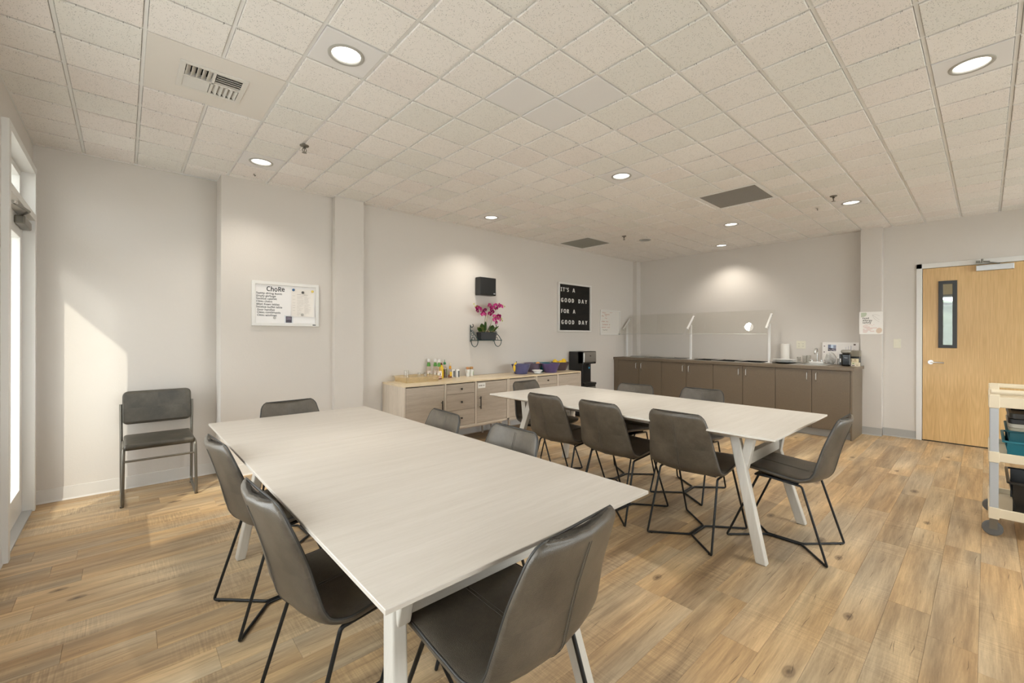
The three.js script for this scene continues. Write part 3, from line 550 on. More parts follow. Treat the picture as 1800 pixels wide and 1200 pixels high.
function makeTable(name, label, o) {
  const t = thing(name, label, 'table', [o.cx, 0, o.cz]);
  const w = o.w / 2, d = o.d / 2, h = 0.745;
  if (o.seam === undefined) add(t, 'tabletop', topSlab(-w, w, -d, d, h, []), o.m);
  else { const s = o.seam - o.cz; add(t, 'tabletop', topSlab(-w, w, -d, s - 0.0006, h, ['z1']), o.m); add(t, 'tabletop', topSlab(-w, w, s + 0.0006, d, h, ['z0']), o.m); }
  const hx = { foot: o.hf, joint: o.hj, head: o.hj - 0.015 }, jy = 0.51;
  for (const sz of [-1, 1]) {
    const e = sz < 0 ? o.zf - o.cz : o.zn - o.cz;   // foot line of this end
    for (const sx of [-1, 1]) {
      const leg = add(t, 'leg', slant([sx * hx.foot, 0, e], [sx * hx.head, 0.716, e - sz * 0.19], 0.046, 0.058, 0.008), mTableLeg);
      add(leg, 'leg_branch', slant([sx * hx.joint, jy - 0.02, e - sz * 0.128], [sx * hx.head, 0.716, e - sz * 0.085], 0.044, 0.052, 0.007), mTableLeg);
    }
    add(t, 'cross_rail', uvBox(rb(-hx.joint + 0.015, hx.joint - 0.015, jy, jy + 0.068, e - sz * 0.128 - 0.02, e - sz * 0.128 + 0.02, 0.004), 1), mTableLeg);
  }
  for (const sx of [-1, 1]) add(t, 'long_rail', uvBox(rb(sx * hx.head - 0.013, sx * hx.head + 0.013, 0.662, 0.716, o.zf - o.cz + 0.17, o.zn - o.cz - 0.17, 0.004), 1, true), mTableLeg);
  return t;
}
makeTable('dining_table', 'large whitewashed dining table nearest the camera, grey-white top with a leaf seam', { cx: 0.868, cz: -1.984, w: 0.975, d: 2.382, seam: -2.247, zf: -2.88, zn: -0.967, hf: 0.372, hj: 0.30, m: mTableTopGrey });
makeTable('dining_table', 'white dining table standing farther back, beside the buffet', { cx: 3.055, cz: -1.92, w: 1.09, d: 2.36, zf: -2.99, zn: -0.85, hf: 0.387, hj: 0.305, m: mTableTop });

// ---------- upholstered shell chairs ----------
function makeShellChair(label) {
  const root = thing('dining_chair', label, 'chair', [0, 0, 0], 0, 'grey leather shell chairs around the two tables');
  const prof = [[0.250, 0.462], [0.205, 0.471], [0.10, 0.466], [0.0, 0.456], [-0.10, 0.447], [-0.165, 0.446], [-0.208, 0.457], [-0.236, 0.487], [-0.254, 0.545], [-0.276, 0.63], [-0.306, 0.73], [-0.334, 0.815]].map(([f, y]) => V(0, y, f));
  const curve = new THREE.CatmullRomCurve3(prof, false, 'centripetal'), N = 64, M = 40, P = curve.getSpacedPoints(N), L = curve.getLength();
  const keyW = [[0, 0.198], [0.15, 0.214], [0.34, 0.226], [0.46, 0.234], [0.6, 0.226], [0.8, 0.203], [1, 0.176]];
  const width = (t) => { for (let i = 1; i < keyW.length; i++) if (t <= keyW[i][0]) { const [a, b] = [keyW[i - 1], keyW[i]]; return lerp(a[1], b[1], sstep(t, a[0], b[0]) * 0.5 + 0.5 * (t - a[0]) / (b[0] - a[0])); } return keyW.at(-1)[1]; };
  const rows = [], edges = [[], []], seams = [[], []];
  for (let i = 0; i <= N; i++) {
    const t0 = i / N, t = t0 < 0.12 ? 0.12 * (t0 / 0.12) ** 1.5 : t0 > 0.9 ? 1 - 0.1 * ((1 - t0) / 0.1) ** 1.5 : t0;
    const p = curve.getPointAt(t), T = curve.getTangentAt(t), Nn = V(0, -T.z, T.y).normalize();   // towards the sitter
    const s0 = t * L, s1 = (1 - t) * L, R0 = 0.06, R1 = 0.05;
    let w = width(t), th = lerp(0.040, 0.030, sstep(t, 0.3, 0.8));
    if (s0 < R0) w -= R0 - Math.sqrt(Math.max(0, R0 * R0 - (R0 - s0) ** 2)); if (s1 < R1) w -= R1 - Math.sqrt(Math.max(0, R1 * R1 - (R1 - s1) ** 2));
    const e = Math.min(s0, s1), tr = 0.016; if (e < tr) th *= Math.sqrt(Math.max(0.0004, 1 - (1 - e / tr) ** 2));
    const back = sstep(t, 0.42, 0.6), dishA = lerp(0.010, 0.034, back) * lerp(1, 0.75, sstep(t, 0.75, 1)), ring = [];
    const dish = (u) => dishA * Math.abs(u) ** lerp(2, 1.45, back);
    const at = (u, v) => V(w * u, 0, 0).add(p).addScaledVector(Nn, th / 2 * v + dish(u) - (Math.abs(u) < 0.03 ? 0.0012 * Math.sign(v) * (1 - Math.abs(u) / 0.03) : 0));
    for (let j = 0; j < M; j++) { const a = j / M * Math.PI * 2, c = Math.cos(a), s = Math.sin(a); ring.push([Math.sign(c) * Math.abs(c) ** 0.42, Math.sign(s) * Math.abs(s) ** 0.62]); }
    rows.push(ring.map(([u, v]) => at(u, v)));
    edges[0].push(at(-0.985, 0.35)); edges[1].push(at(0.985, 0.35));
    if (i > 3 && i < N - 2) for (const k of [0, 1]) seams[k].push([at(-0.028, k ? -1 : 1), at(0.028, k ? -1 : 1)], );
  }
  // one skin with smooth normals, then cut into seat and backrest
  const W = M + 1, pos = [], uv = [];
  rows.forEach((r, i) => { for (let j = 0; j <= M; j++) { const q = r[j % M]; pos.push(q.x, q.y, q.z); uv.push(q.x, i / N * L); } });
  const idx = []; for (let i = 0; i < N; i++) for (let j = 0; j < M; j++) { const a = i * W + j; idx.push(a, a + W, a + 1, a + 1, a + W, a + W + 1); }
  const caps = []; for (const [i, s] of [[0, 1], [N, -1]]) { const c = pos.length / 3; let m = V(0, 0, 0); rows[i].forEach((q) => m.addScaledVector(q, 1 / M)); pos.push(m.x, m.y, m.z); uv.push(0, 0); for (let j = 0; j < M; j++) caps.push(i ? [c, i * W + j, i * W + j + 1] : [c, i * W + j + 1, i * W + j]); caps.at(-1).end = i; }
  const full = new THREE.BufferGeometry(); full.setAttribute('position', new THREE.Float32BufferAttribute(pos, 3)); full.setAttribute('uv', new THREE.Float32BufferAttribute(uv, 2)); full.setIndex([...idx, ...caps.flat()]); full.computeVertexNormals();
  const nn = full.attributes.normal; let flip = 0; for (let i = 4; i < N - 4; i++) { const k = i * W + Math.round(M / 4); flip += nn.getY(k) * (i < N * 0.35 ? 1 : 0) + nn.getZ(k) * (i > N * 0.6 ? 1 : 0); }
  if (flip < 0) { for (let i = 0; i < nn.array.length; i++) nn.array[i] *= -1; }
  for (let i = 0; i <= N; i++) { const a = i * W, b = a + M, x = nn.getX(a) + nn.getX(b), y = nn.getY(a) + nn.getY(b), z = nn.getZ(a) + nn.getZ(b), l = Math.hypot(x, y, z); nn.setXYZ(a, x / l, y / l, z / l); nn.setXYZ(b, x / l, y / l, z / l); }
  const all = full.index.array, sIdx = [], bIdx = [], cutRow = Math.round(N * 0.47), maxK = (N + 1) * W;
  for (let k = 0; k < all.length; k += 3) { const tri = flip < 0 ? [all[k], all[k + 2], all[k + 1]] : [all[k], all[k + 1], all[k + 2]]; const v = Math.min(...tri), mx = Math.max(...tri); (mx === maxK ? sIdx : mx === maxK + 1 ? bIdx : v / W < cutRow ? sIdx : bIdx).push(...tri); }
  const part = (ix) => { const g = new THREE.BufferGeometry(); for (const k of ['position', 'normal', 'uv']) g.setAttribute(k, full.attributes[k]); g.setIndex(ix); const n = g.toNonIndexed(); return n; };
  const seat = add(root, 'seat', part(sIdx), mLeather), rest = add(root, 'backrest', part(bIdx), mLeather);
  const loop = [...edges[0].slice(1, -1), ...edges[1].slice(1, -1).reverse()];
  add(root, 'piping', tube(loop, 0.0042, 0, 6, true), mPiping);
  const seamTubes = (sel, lo, hi) => mg(seams[sel].slice(lo, hi).length > 2 ? [tube(seams[sel].slice(lo, hi).map((a) => a[0]), 0.0009, 0, 5), tube(seams[sel].slice(lo, hi).map((a) => a[1]), 0.0009, 0, 5)] : []);
  add(seat, 'seam', seamTubes(0, 0, cutRow - 4), mStitch); add(rest, 'seam', seamTubes(0, cutRow - 4), mStitch); add(rest, 'seam', seamTubes(1, cutRow), mStitch);
  // black rod base
  const r = 0.0068, y = 0.0075;
  for (const s of [-1, 1]) {
    const F = V(s * 0.207, y, 0.268), R = V(s * 0.207, y, -0.267), a = V(s * 0.187, 0.437, 0.085), b = V(s * 0.187, 0.416, -0.14);
    add(root, 'seat_rail', tube([a.clone().lerp(b, 0.1), b.clone().lerp(a, 0.1)], r), mBlackSteel);
    const fl = add(root, 'leg', tube([a.clone().lerp(b, 0.12), a, F, F.clone().lerp(V(s * 0.011, y, 0.097), 0.1)], r, 0.028), mBlackSteel);
    const rl = add(root, 'leg', tube([b.clone().lerp(a, 0.12), b, R, R.clone().lerp(V(s * 0.011, y, -0.097), 0.1)], r, 0.028), mBlackSteel);
    add(root, 'base_rod', tube([F.clone().lerp(V(s * 0.011, y, 0.097), 0.09), V(s * 0.008, y, 0.097), V(s * 0.008, y, -0.097), R.clone().lerp(V(s * 0.011, y, -0.097), 0.09)], r, 0.012), mBlackSteel);
    const glide = (l, P_) => add(l, 'glide', cyl(0.006, 0.0055, 0.007, 10).translate(P_.x * 0.9, 0.0035, P_.z * 0.94), mBlackPlastic);
    glide(fl, F); glide(rl, R);
  }
  add(root, 'under_plate', rb(-0.17, 0.17, 0.418, 0.43, -0.12, 0.12, 0.005), mBlackPlastic);
  return root;
}
const D2 = Math.PI / 180;
{
  const list = [
    ['grey leather shell chair at the window side of the near table, farther from the camera', 0.607, -2.32, 94.5],
    ['grey leather shell chair at the window side of the near table, closer to the camera', 0.607, -1.485, 93.5],
    ['grey leather shell chair at the near end of the near table, largest in view', 0.815, -0.985, 184.5],
    ['dark shell chair at the far end of the near table under the chore whiteboard', 0.88, -3.01, 3],
    ['grey shell chair backrest showing over the near table, before the sideboard drawers', 1.145, -2.235, -94],
    ['grey shell chair backrest showing over the near table, second from the sideboard', 1.155, -1.61, -91.5],
    ['grey shell chair at the farther table with its back to us, nearest the sideboard', 2.752, -2.355, 90],
    ['grey shell chair at the farther table with its back to us, middle of three', 2.765, -1.825, 87.5],
    ['grey shell chair at the farther table, back to us, nearest the pale trestle leg', 2.80, -1.28, 89.5],
    ['dark shell chair at the far end of the farther table in front of the sideboard', 3.06, -2.885, 2.5],
    ['shell chair on the buffet side of the farther table, nearer the water dispenser', 3.345, -2.245, -85],
    ['shell chair on the buffet side of the farther table, opposite the middle cabinets', 3.48, -1.668, -86],
    ['black-looking shell chair seen from the side at the open end of the farther table', 3.088, -0.857, 179.8]];
  const proto = makeShellChair(list[0][0]);
  list.forEach(([l, x, z, a], i) => { if (i) copyOf(proto, l, [x, 0, z], a * D2); else { proto.position.set(x, 0, z); proto.rotation.y = a * D2; } });
}
// ---------- metal stacking chair by the wall ----------
{
  const t = thing('stacking_chair', 'low metal sled-base chair with dark vinyl seat and back against the wall', 'chair', [0.213, 0, -4.5], 0), hw = 0.228, r = 0.0105;
  for (const s of [-1, 1]) add(t, 'side_frame', tube([[s * (hw + 0.003), 0.715, -0.235], [s * hw, 0.40, -0.205], [s * (hw - 0.002), r, -0.195], [s * (hw - 0.008), r, 0.225], [s * (hw - 0.012), 0.36, 0.205], [s * (hw - 0.014), 0.432, 0.19], [s * (hw - 0.014), 0.418, -0.2]], r, 0.05, 10), mPewter);
  add(t, 'front_rail', tube([[-hw + 0.012, 0.338, 0.206], [hw - 0.012, 0.338, 0.206]], 0.008), mPewter);
  add(t, 'rear_rail', tube([[-hw + 0.012, 0.408, -0.2], [hw - 0.012, 0.408, -0.2]], 0.008), mPewter);
  const pad = (w, h, d, bulge, sag) => { const g = new RoundedBoxGeometry(w, h, d, 6, Math.min(0.02, d / 2.05)), p = g.attributes.position; for (let i = 0; i < p.count; i++) { const u = p.getX(i) / w * 2, v = p.getY(i) / h * 2; p.setZ(i, p.getZ(i) + (p.getZ(i) > 0 ? bulge : 0) * (1 - u ** 4) * (1 - v ** 4) - sag * (1 - u * u)); } g.computeVertexNormals(); return uvBox(g); };
  const seatG = new THREE.PlaneGeometry(1, 1); seatG.dispose();
  add(t, 'backrest', (() => { const sh = roundRect(0.445, 0.268, 0.045), g = new THREE.ExtrudeGeometry(sh, { depth: 0.012, bevelEnabled: true, bevelSize: 0.011, bevelThickness: 0.011, bevelSegments: 5, bevelOffset: -0.011, curveSegments: 10 }); const p = g.attributes.position; for (let i = 0; i < p.count; i++) { const u = p.getX(i) / 0.2225, v = p.getY(i) / 0.134; p.setZ(i, p.getZ(i) - 0.024 + 0.028 * u * u + (p.getZ(i) > 0.012 ? 0.008 * (1 - u ** 4) * (1 - v ** 4) : 0)); } g.computeVertexNormals(); return uvBox(g.rotateX(-0.06)).translate(0, 0.685, -0.207); })(), mVinyl);
  add(t, 'seat', (() => { const g = pad(0.43, 0.40, 0.045, 0.012, 0.012); return g.rotateX(-Math.PI / 2 + 0.03).translate(0, 0.445, 0.01); })(), mVinyl);
  for (const s of [-1, 1]) for (const z of [-0.16, 0.19]) add(t, 'glide', cyl(0.012, 0.012, 0.006, 12).translate(s * (hw - 0.005), 0.003, z), mBlackPlastic);
}
// ---------- sideboards ----------
const mHandle = std({ color: C(0.035, 0.03, 0.025), roughness: 0.4, metalness: 0.5 });
function makeSideboard(label, x0) {
  const W = 1.4425, Dp = 0.498, B = 0.222, T = 0.76, t = thing('sideboard', label, 'sideboard', [x0 + W / 2, 0, -4.308]);
  const w = W / 2, d = Dp / 2, xs = [-w, -w + 0.509, -w + 0.933, w], th = 0.02;   // bays: door, drawers, door
  add(t, 'top_panel', uvBox(rb(-w, w, T - 0.022, T, -d, d, 0.003)), mCaseTop);
  for (const s of [-1, 1]) add(t, 'side_panel', uvBox(rb(s < 0 ? -w : w - th, s < 0 ? -w + th : w, B, T - 0.022, -d, d, 0.002), 1, true), mCase);
  for (const x of [xs[1], xs[2]]) add(t, 'divider', uvBox(rb(x - 0.011, x + 0.011, B + 0.02, T - 0.022, -d + 0.02, d, 0.002), 1, true), mCase);
  add(t, 'bottom_panel', uvBox(rb(-w, w, B, B + 0.024, -d, d, 0.002)), mCase);
  add(t, 'back_panel', bx(-w + th, w - th, B + 0.02, T - 0.022, -d + 0.002, -d + 0.01), mCase);
  add(t, 'inner_shadow_gap', bx(-w + th, w - th, B + 0.024, T - 0.022, d - 0.05, d - 0.04), mDark);
  const zf = d - 0.004, zb = d - 0.024, y0 = B + 0.027, y1 = T - 0.032, doorG = (a, b) => uvBox(rb(a, b, y0, y1, zb, zf, 0.002), 1, false, a * 0.37, 0.2);
  const bar = (x) => mg([rb(x - 0.006, x + 0.006, 0.412, 0.562, zf + 0.022, zf + 0.032, 0.003), cyl(0.004, 0.004, 0.024, 10).rotateX(Math.PI / 2).translate(x, 0.435, zf + 0.012), cyl(0.004, 0.004, 0.024, 10).rotateX(Math.PI / 2).translate(x, 0.538, zf + 0.012)]);
  const d1 = add(t, 'door', doorG(-w + th + 0.004, xs[1] - 0.015), mFront); add(d1, 'handle', bar(xs[1] - 0.052), mHandle);
  const d2 = add(t, 'door', doorG(xs[2] + 0.015, w - th - 0.004), mFront); add(d2, 'handle', bar(xs[2] + 0.058), mHandle);
  const cuts = [y1, 0.614, 0.428, y0 - 0.003];
  for (let k = 0; k < 3; k++) { const dr = add(t, 'drawer', uvBox(rb(xs[1] + 0.015, xs[2] - 0.015, cuts[k + 1] + 0.003, cuts[k], zb, zf, 0.002), 1, false, k * 0.3, k * 0.21), mFront); add(dr, 'knob', mg([cyl(0.004, 0.005, 0.018, 10).rotateX(Math.PI / 2).translate((xs[1] + xs[2]) / 2, (cuts[k] + cuts[k + 1]) / 2, zf + 0.008), lathe([[0.0001, 0], [0.011, 0.001], [0.012, 0.006], [0.006, 0.009], [0.0001, 0.009]], 18).rotateX(Math.PI / 2).translate((xs[1] + xs[2]) / 2, (cuts[k] + cuts[k + 1]) / 2, zf + 0.016)]), mHandle); }
  add(t, 'apron', uvBox(mg([bx(-w + 0.05, w - 0.05, B - 0.028, B, d - 0.07, d - 0.05), bx(-w + 0.05, w - 0.05, B - 0.028, B, -d + 0.05, -d + 0.07)])), mCase);
  for (const sx of [-1, 1]) for (const sz of [-1, 1]) add(t, 'leg', cyl(0.019, 0.012, B, 18).translate(sx * (w - 0.075), B / 2, sz * (d - 0.07)), mCase);
  return t;
}
makeSideboard('pale sideboard nearest the whiteboard, holding sauce bottles, with a white sticker on its right door', 2.145);
makeSideboard('second pale sideboard beside the water dispenser, holding the coloured bowls', 3.5885);
single('sticker_label', 'white printed sticker on the sideboard door above the black handle', 'sticker', plate(roundRect(0.112, 0.062, 0.008), 0.0012, 'xy'), std({ map: canvasTex(256, 144, (c, w, h) => { c.fillStyle = '#e9e6e0'; c.fillRect(0, 0, w, h); c.strokeStyle = '#6f675c'; c.lineWidth = 7; for (const [a, b] of [[0.1, 0.32], [0.36, 0.5], [0.56, 0.9]]) { c.beginPath(); for (let k = 0; k <= 24; k++) c.lineTo(w * lerp(a, b, k / 24), h * (0.5 + 0.035 * Math.sin(k * 2.3 + a * 40))); c.stroke(); } }), roughness: 0.6 }), [3.166, 0.686, -4.0618]);
{ const m = scene.children.at(-1).geometry, p = m.attributes.position, uv = m.attributes.uv; for (let i = 0; i < p.count; i++) uv.setXY(i, p.getX(i) / 0.112 + 0.5, p.getY(i) / 0.062 + 0.5); }

// ---------- things on the sideboards ----------
const ST = 0.7602;
{
  // clear tray with three tumblers turned upside down
  const t = thing('tray', 'shallow clear yellowish plastic tray on the left sideboard end', 'tray', [2.465, ST, -4.36], -0.04);
  const mTray = phys({ color: C(0.93, 0.86, 0.70), transmission: 0.85, thickness: 0, roughness: 0.22, ior: 1.5 });
  const box = []; const w = 0.185, d = 0.13, h = 0.062;
  box.push(bx(-w, w, 0, 0.004, -d, d)); for (const s of [-1, 1]) { box.push(slant([0, 0, s * d], [0, h, s * (d + 0.02)], 2 * w + 0.03, 0.004, 0.001), slant([s * w, 0, 0], [s * (w + 0.02), h, 0], 0.004, 2 * d + 0.03, 0.001)); }
  add(t, 'tray_shell', mg(box), mTray);
  add(t, 'tray_rim', plate(roundRect(2 * w + 0.08, 2 * d + 0.08, 0.03), 0.006, 'xz', [new THREE.Path(roundRect(2 * w + 0.034, 2 * d + 0.034, 0.012).getPoints(6))], 0.001).translate(0, h - 0.003, 0), mTray);
  const tumbler = (r0, r1, h) => lathe([[r1, 0], [r1 + 0.0015, 0.001], [r0, h - 0.003], [r0 - 0.003, h], [0.0001, h], [0.0001, h - 0.004], [r0 - 0.003, h - 0.005], [r1 - 0.002, 0]], 32);
  const put = (l, r0, r1, h, x, z) => { const g = single('tumbler', l, 'glass', tumbler(r0, r1, h), mClear, [x, ST + 0.0045, z], 0, 'clear tumblers in the tray'); return g; };
  put('tall clear tumbler upside down in the tray, leftmost', 0.027, 0.034, 0.128, 2.35, -4.39);
  put('short clear tumbler at the right of the tray, left of its twin', 0.02, 0.024, 0.09, 2.527, -4.415); put('short clear tumbler at the right of the tray, rightmost and nearest the bottles', 0.02, 0.024, 0.09, 2.585, -4.375);
  single('paper_liner', 'torn pale paper liner lying under the clear tray', 'paper', plate([[-0.25, -0.12], [0.21, -0.13], [0.24, 0.13], [0.02, 0.19], [-0.1, 0.165], [-0.19, 0.178], [-0.255, 0.12]], 0.0014, 'xz'), std({ color: C(0.74, 0.64, 0.48), roughness: 0.9 }), [2.45, ST - 0.0005, -4.335]);
  t.position.y += 0.001;
}
{
  const mSauce = phys({ color: C(0.20, 0.035, 0.012), roughness: 0.2 }), mGlass = phys({ color: C(0.95, 0.90, 0.84), transmission: 0.93, thickness: 0, roughness: 0.06, ior: 1.45 });
  const mGreen = std({ color: C(0.10, 0.30, 0.05), roughness: 0.5 }), mCapW = std({ color: C(0.78, 0.76, 0.73), roughness: 0.4 });
  const prof = [[0.0001, 0], [0.030, 0], [0.033, 0.004], [0.033, 0.095], [0.030, 0.118], [0.018, 0.155], [0.0155, 0.165], [0.0145, 0.212]];
  const lab = canvasTex(256, 160, (c, w, h) => { c.fillStyle = '#efe9df'; c.fillRect(0, 0, w, h); c.fillStyle = '#a2382c'; c.fillRect(0, h * 0.12, w, h * 0.05); c.fillRect(0, h * 0.78, w, h * 0.12); c.fillStyle = '#3e5a2a'; c.beginPath(); c.ellipse(w / 2, h * 0.48, w * 0.12, h * 0.22, 0.3, 0, 7); c.fill(); c.fillStyle = '#8a2c20'; c.beginPath(); c.ellipse(w * 0.53, h * 0.5, w * 0.06, h * 0.13, 0, 0, 7); c.fill(); });
  const sheath = (r0, r1, y0, y1, a0, a1) => { const g = new THREE.CylinderGeometry(r1, r0, y1 - y0, 20, 1, true, a0, a1); return g.translate(0, (y0 + y1) / 2, 0); };
  const ketchup = (l, x, z, fill, turn) => {
    const t = thing('ketchup_bottle', l, 'bottle', [x, ST, z], turn, 'sauce bottles with green neck labels');
    add(t, 'bottle_glass', lathe(prof, 28), mGlass); add(t, 'sauce', lathe([[0.0001, 0.002], [0.0295, 0.003], [0.0315, 0.008], [0.0315, fill], [0.0001, fill]], 28), mSauce);
    add(t, 'neck_label', sheath(0.0225, 0.0165, 0.152, 0.196, 0, Math.PI * 2), mGreen); add(t, 'label', sheath(0.0338, 0.0338, 0.022, 0.098, -0.85, 1.7), std({ map: lab, roughness: 0.55, side: THREE.DoubleSide }));
    add(t, 'cap', mg([cyl(0.0165, 0.0175, 0.03, 24).translate(0, 0.222, 0), cyl(0.015, 0.0165, 0.004, 24).translate(0, 0.239, 0)]), mCapW);
  };
  ketchup('tall sauce bottle with green neck label, leftmost of three, white label turned', 2.712, -4.515, 0.06, -0.2);
  ketchup('tall sauce bottle with green neck label, half hidden behind the front bottle', 2.775, -4.47, 0.045, -0.1);
  ketchup('tall sauce bottle with green neck label, frontmost, red and green emblem facing out', 2.775, -4.385, 0.035, -0.1);
  const t = thing('mustard_bottle', 'yellow mustard squeeze bottle with dark red cap', 'bottle', [2.862, ST, -4.475]), mY = std({ color: C(0.80, 0.53, 0.01), roughness: 0.35 });
  add(t, 'bottle_body', lathe([[0.0001, 0], [0.026, 0], [0.029, 0.005], [0.029, 0.09], [0.026, 0.1], [0.029, 0.112], [0.028, 0.13], [0.017, 0.15], [0.0165, 0.162], [0.0001, 0.162]], 28), mY);
  add(t, 'cap', mg([cyl(0.011, 0.015, 0.018, 20).translate(0.002, 0.171, 0), cyl(0.004, 0.008, 0.012, 14).translate(0.002, 0.186, 0)]), std({ color: C(0.12, 0.015, 0.012), roughness: 0.4 }));
  const s = thing('chili_sauce_bottle', 'dark chili sauce bottle with green pointed cap', 'bottle', [2.935, ST, -4.51]);
  add(s, 'bottle_glass', lathe([[0.0001, 0], [0.026, 0], [0.028, 0.004], [0.028, 0.105], [0.02, 0.135], [0.0155, 0.155], [0.0155, 0.165]], 26), mGlass); add(s, 'sauce', lathe([[0.0001, 0.002], [0.0265, 0.003], [0.0265, 0.103], [0.0001, 0.103]], 26), phys({ color: C(0.075, 0.018, 0.01), roughness: 0.25 }));
  add(s, 'label', sheath(0.0286, 0.0286, 0.035, 0.11, 0.25, 0.8), std({ color: C(0.14, 0.24, 0.04), roughness: 0.5, side: THREE.DoubleSide }));
  add(s, 'cap', lathe([[0.0001, 0.225], [0.0025, 0.224], [0.004, 0.195], [0.012, 0.19], [0.0165, 0.182], [0.0165, 0.163], [0.0001, 0.163]], 22), std({ color: C(0.02, 0.20, 0.06), roughness: 0.35 }));
  const k = thing('hot_sauce_bottle', 'small hot sauce bottle with yellow label and wooden cap', 'bottle', [2.985, ST, -4.465]);
  add(k, 'bottle_glass', lathe([[0.0001, 0], [0.023, 0], [0.0245, 0.004], [0.0245, 0.075], [0.019, 0.1], [0.012, 0.13], [0.0115, 0.15]], 24), mGlass); add(k, 'sauce', lathe([[0.0001, 0.002], [0.0235, 0.003], [0.0235, 0.035], [0.0001, 0.035]], 24), phys({ color: C(0.27, 0.055, 0.01), roughness: 0.25 }));
  add(k, 'label', sheath(0.025, 0.025, 0.022, 0.075, -0.7, 1.4), std({ color: C(0.78, 0.50, 0.03), roughness: 0.5, side: THREE.DoubleSide })); add(k, 'neck_label', sheath(0.0165, 0.0125, 0.108, 0.145, 0, 6.283), std({ color: C(0.70, 0.33, 0.02), roughness: 0.5 }));
  add(k, 'cap', lathe([[0.0001, 0.188], [0.011, 0.187], [0.0145, 0.178], [0.0145, 0.165], [0.01, 0.15], [0.0001, 0.15]], 20), std({ color: C(0.70, 0.62, 0.49), roughness: 0.6 }));
  const shaker = (l, x, z) => { const q = thing('seasoning_shaker', l, 'shaker', [x, ST, z], -0.25, 'white and grey seasoning shakers'); add(q, 'shaker_body', rb(-0.021, 0.021, 0, 0.095, -0.021, 0.021, 0.004), mWhitePlastic); add(q, 'side_label', rb(0.0, 0.0225, 0.006, 0.083, -0.0215, 0.0225, 0.003), std({ color: C(0.10, 0.105, 0.11), roughness: 0.5 })); add(q, 'lid', rb(-0.0215, 0.0215, 0.089, 0.099, -0.0215, 0.0215, 0.004), mWhitePlastic); };
  shaker('white and grey seasoning shaker touching the hot sauce bottle', 3.04, -4.49); shaker('white and grey seasoning shaker at the right end of the sauces', 3.085, -4.455);
  const cup = (l, x, z, s) => {
    const q = thing('packet_cup', l, 'cup', [x, ST, z], 0, 'white paper cups of sugar packets');
    add(q, 'cup_body', lathe([[0.0001, 0.001], [0.022, 0.001], [0.0225, 0.003], [0.0305, 0.088], [0.032, 0.09], [0.0305, 0.091], [0.0215, 0.006], [0.0001, 0.005]], 26), std({ color: C(0.80, 0.80, 0.77), roughness: 0.6 }));
    add(q, 'print', sheath(0.0245, 0.029, 0.018, 0.062, -0.3 + s * 0.4, 1.1), std({ color: s ? C(0.42, 0.55, 0.32) : C(0.68, 0.70, 0.64), roughness: 0.6, side: THREE.DoubleSide }));
    seed = 40 + s; for (let i = 0; i < 9; i++) add(q, 'sugar_packet', rb(-0.014, 0.014, 0, 0.072, -0.0022, 0.0022, 0.002).rotateZ(rr(-0.28, 0.28)).rotateX(rr(-0.2, 0.2)).rotateY(rr(-0.8, 0.8)).translate(rr(-0.013, 0.013), 0.05, rr(-0.012, 0.012)), std({ color: C(rr(0.45, 0.6), rr(0.25, 0.33), rr(0.08, 0.13)), roughness: 0.7 }));
  };
  cup('white paper cup of brown sugar packets, left of the two', 3.245, -4.45, 0); cup('white paper cup of brown sugar packets with green print, right of the two', 3.315, -4.47, 1);
}
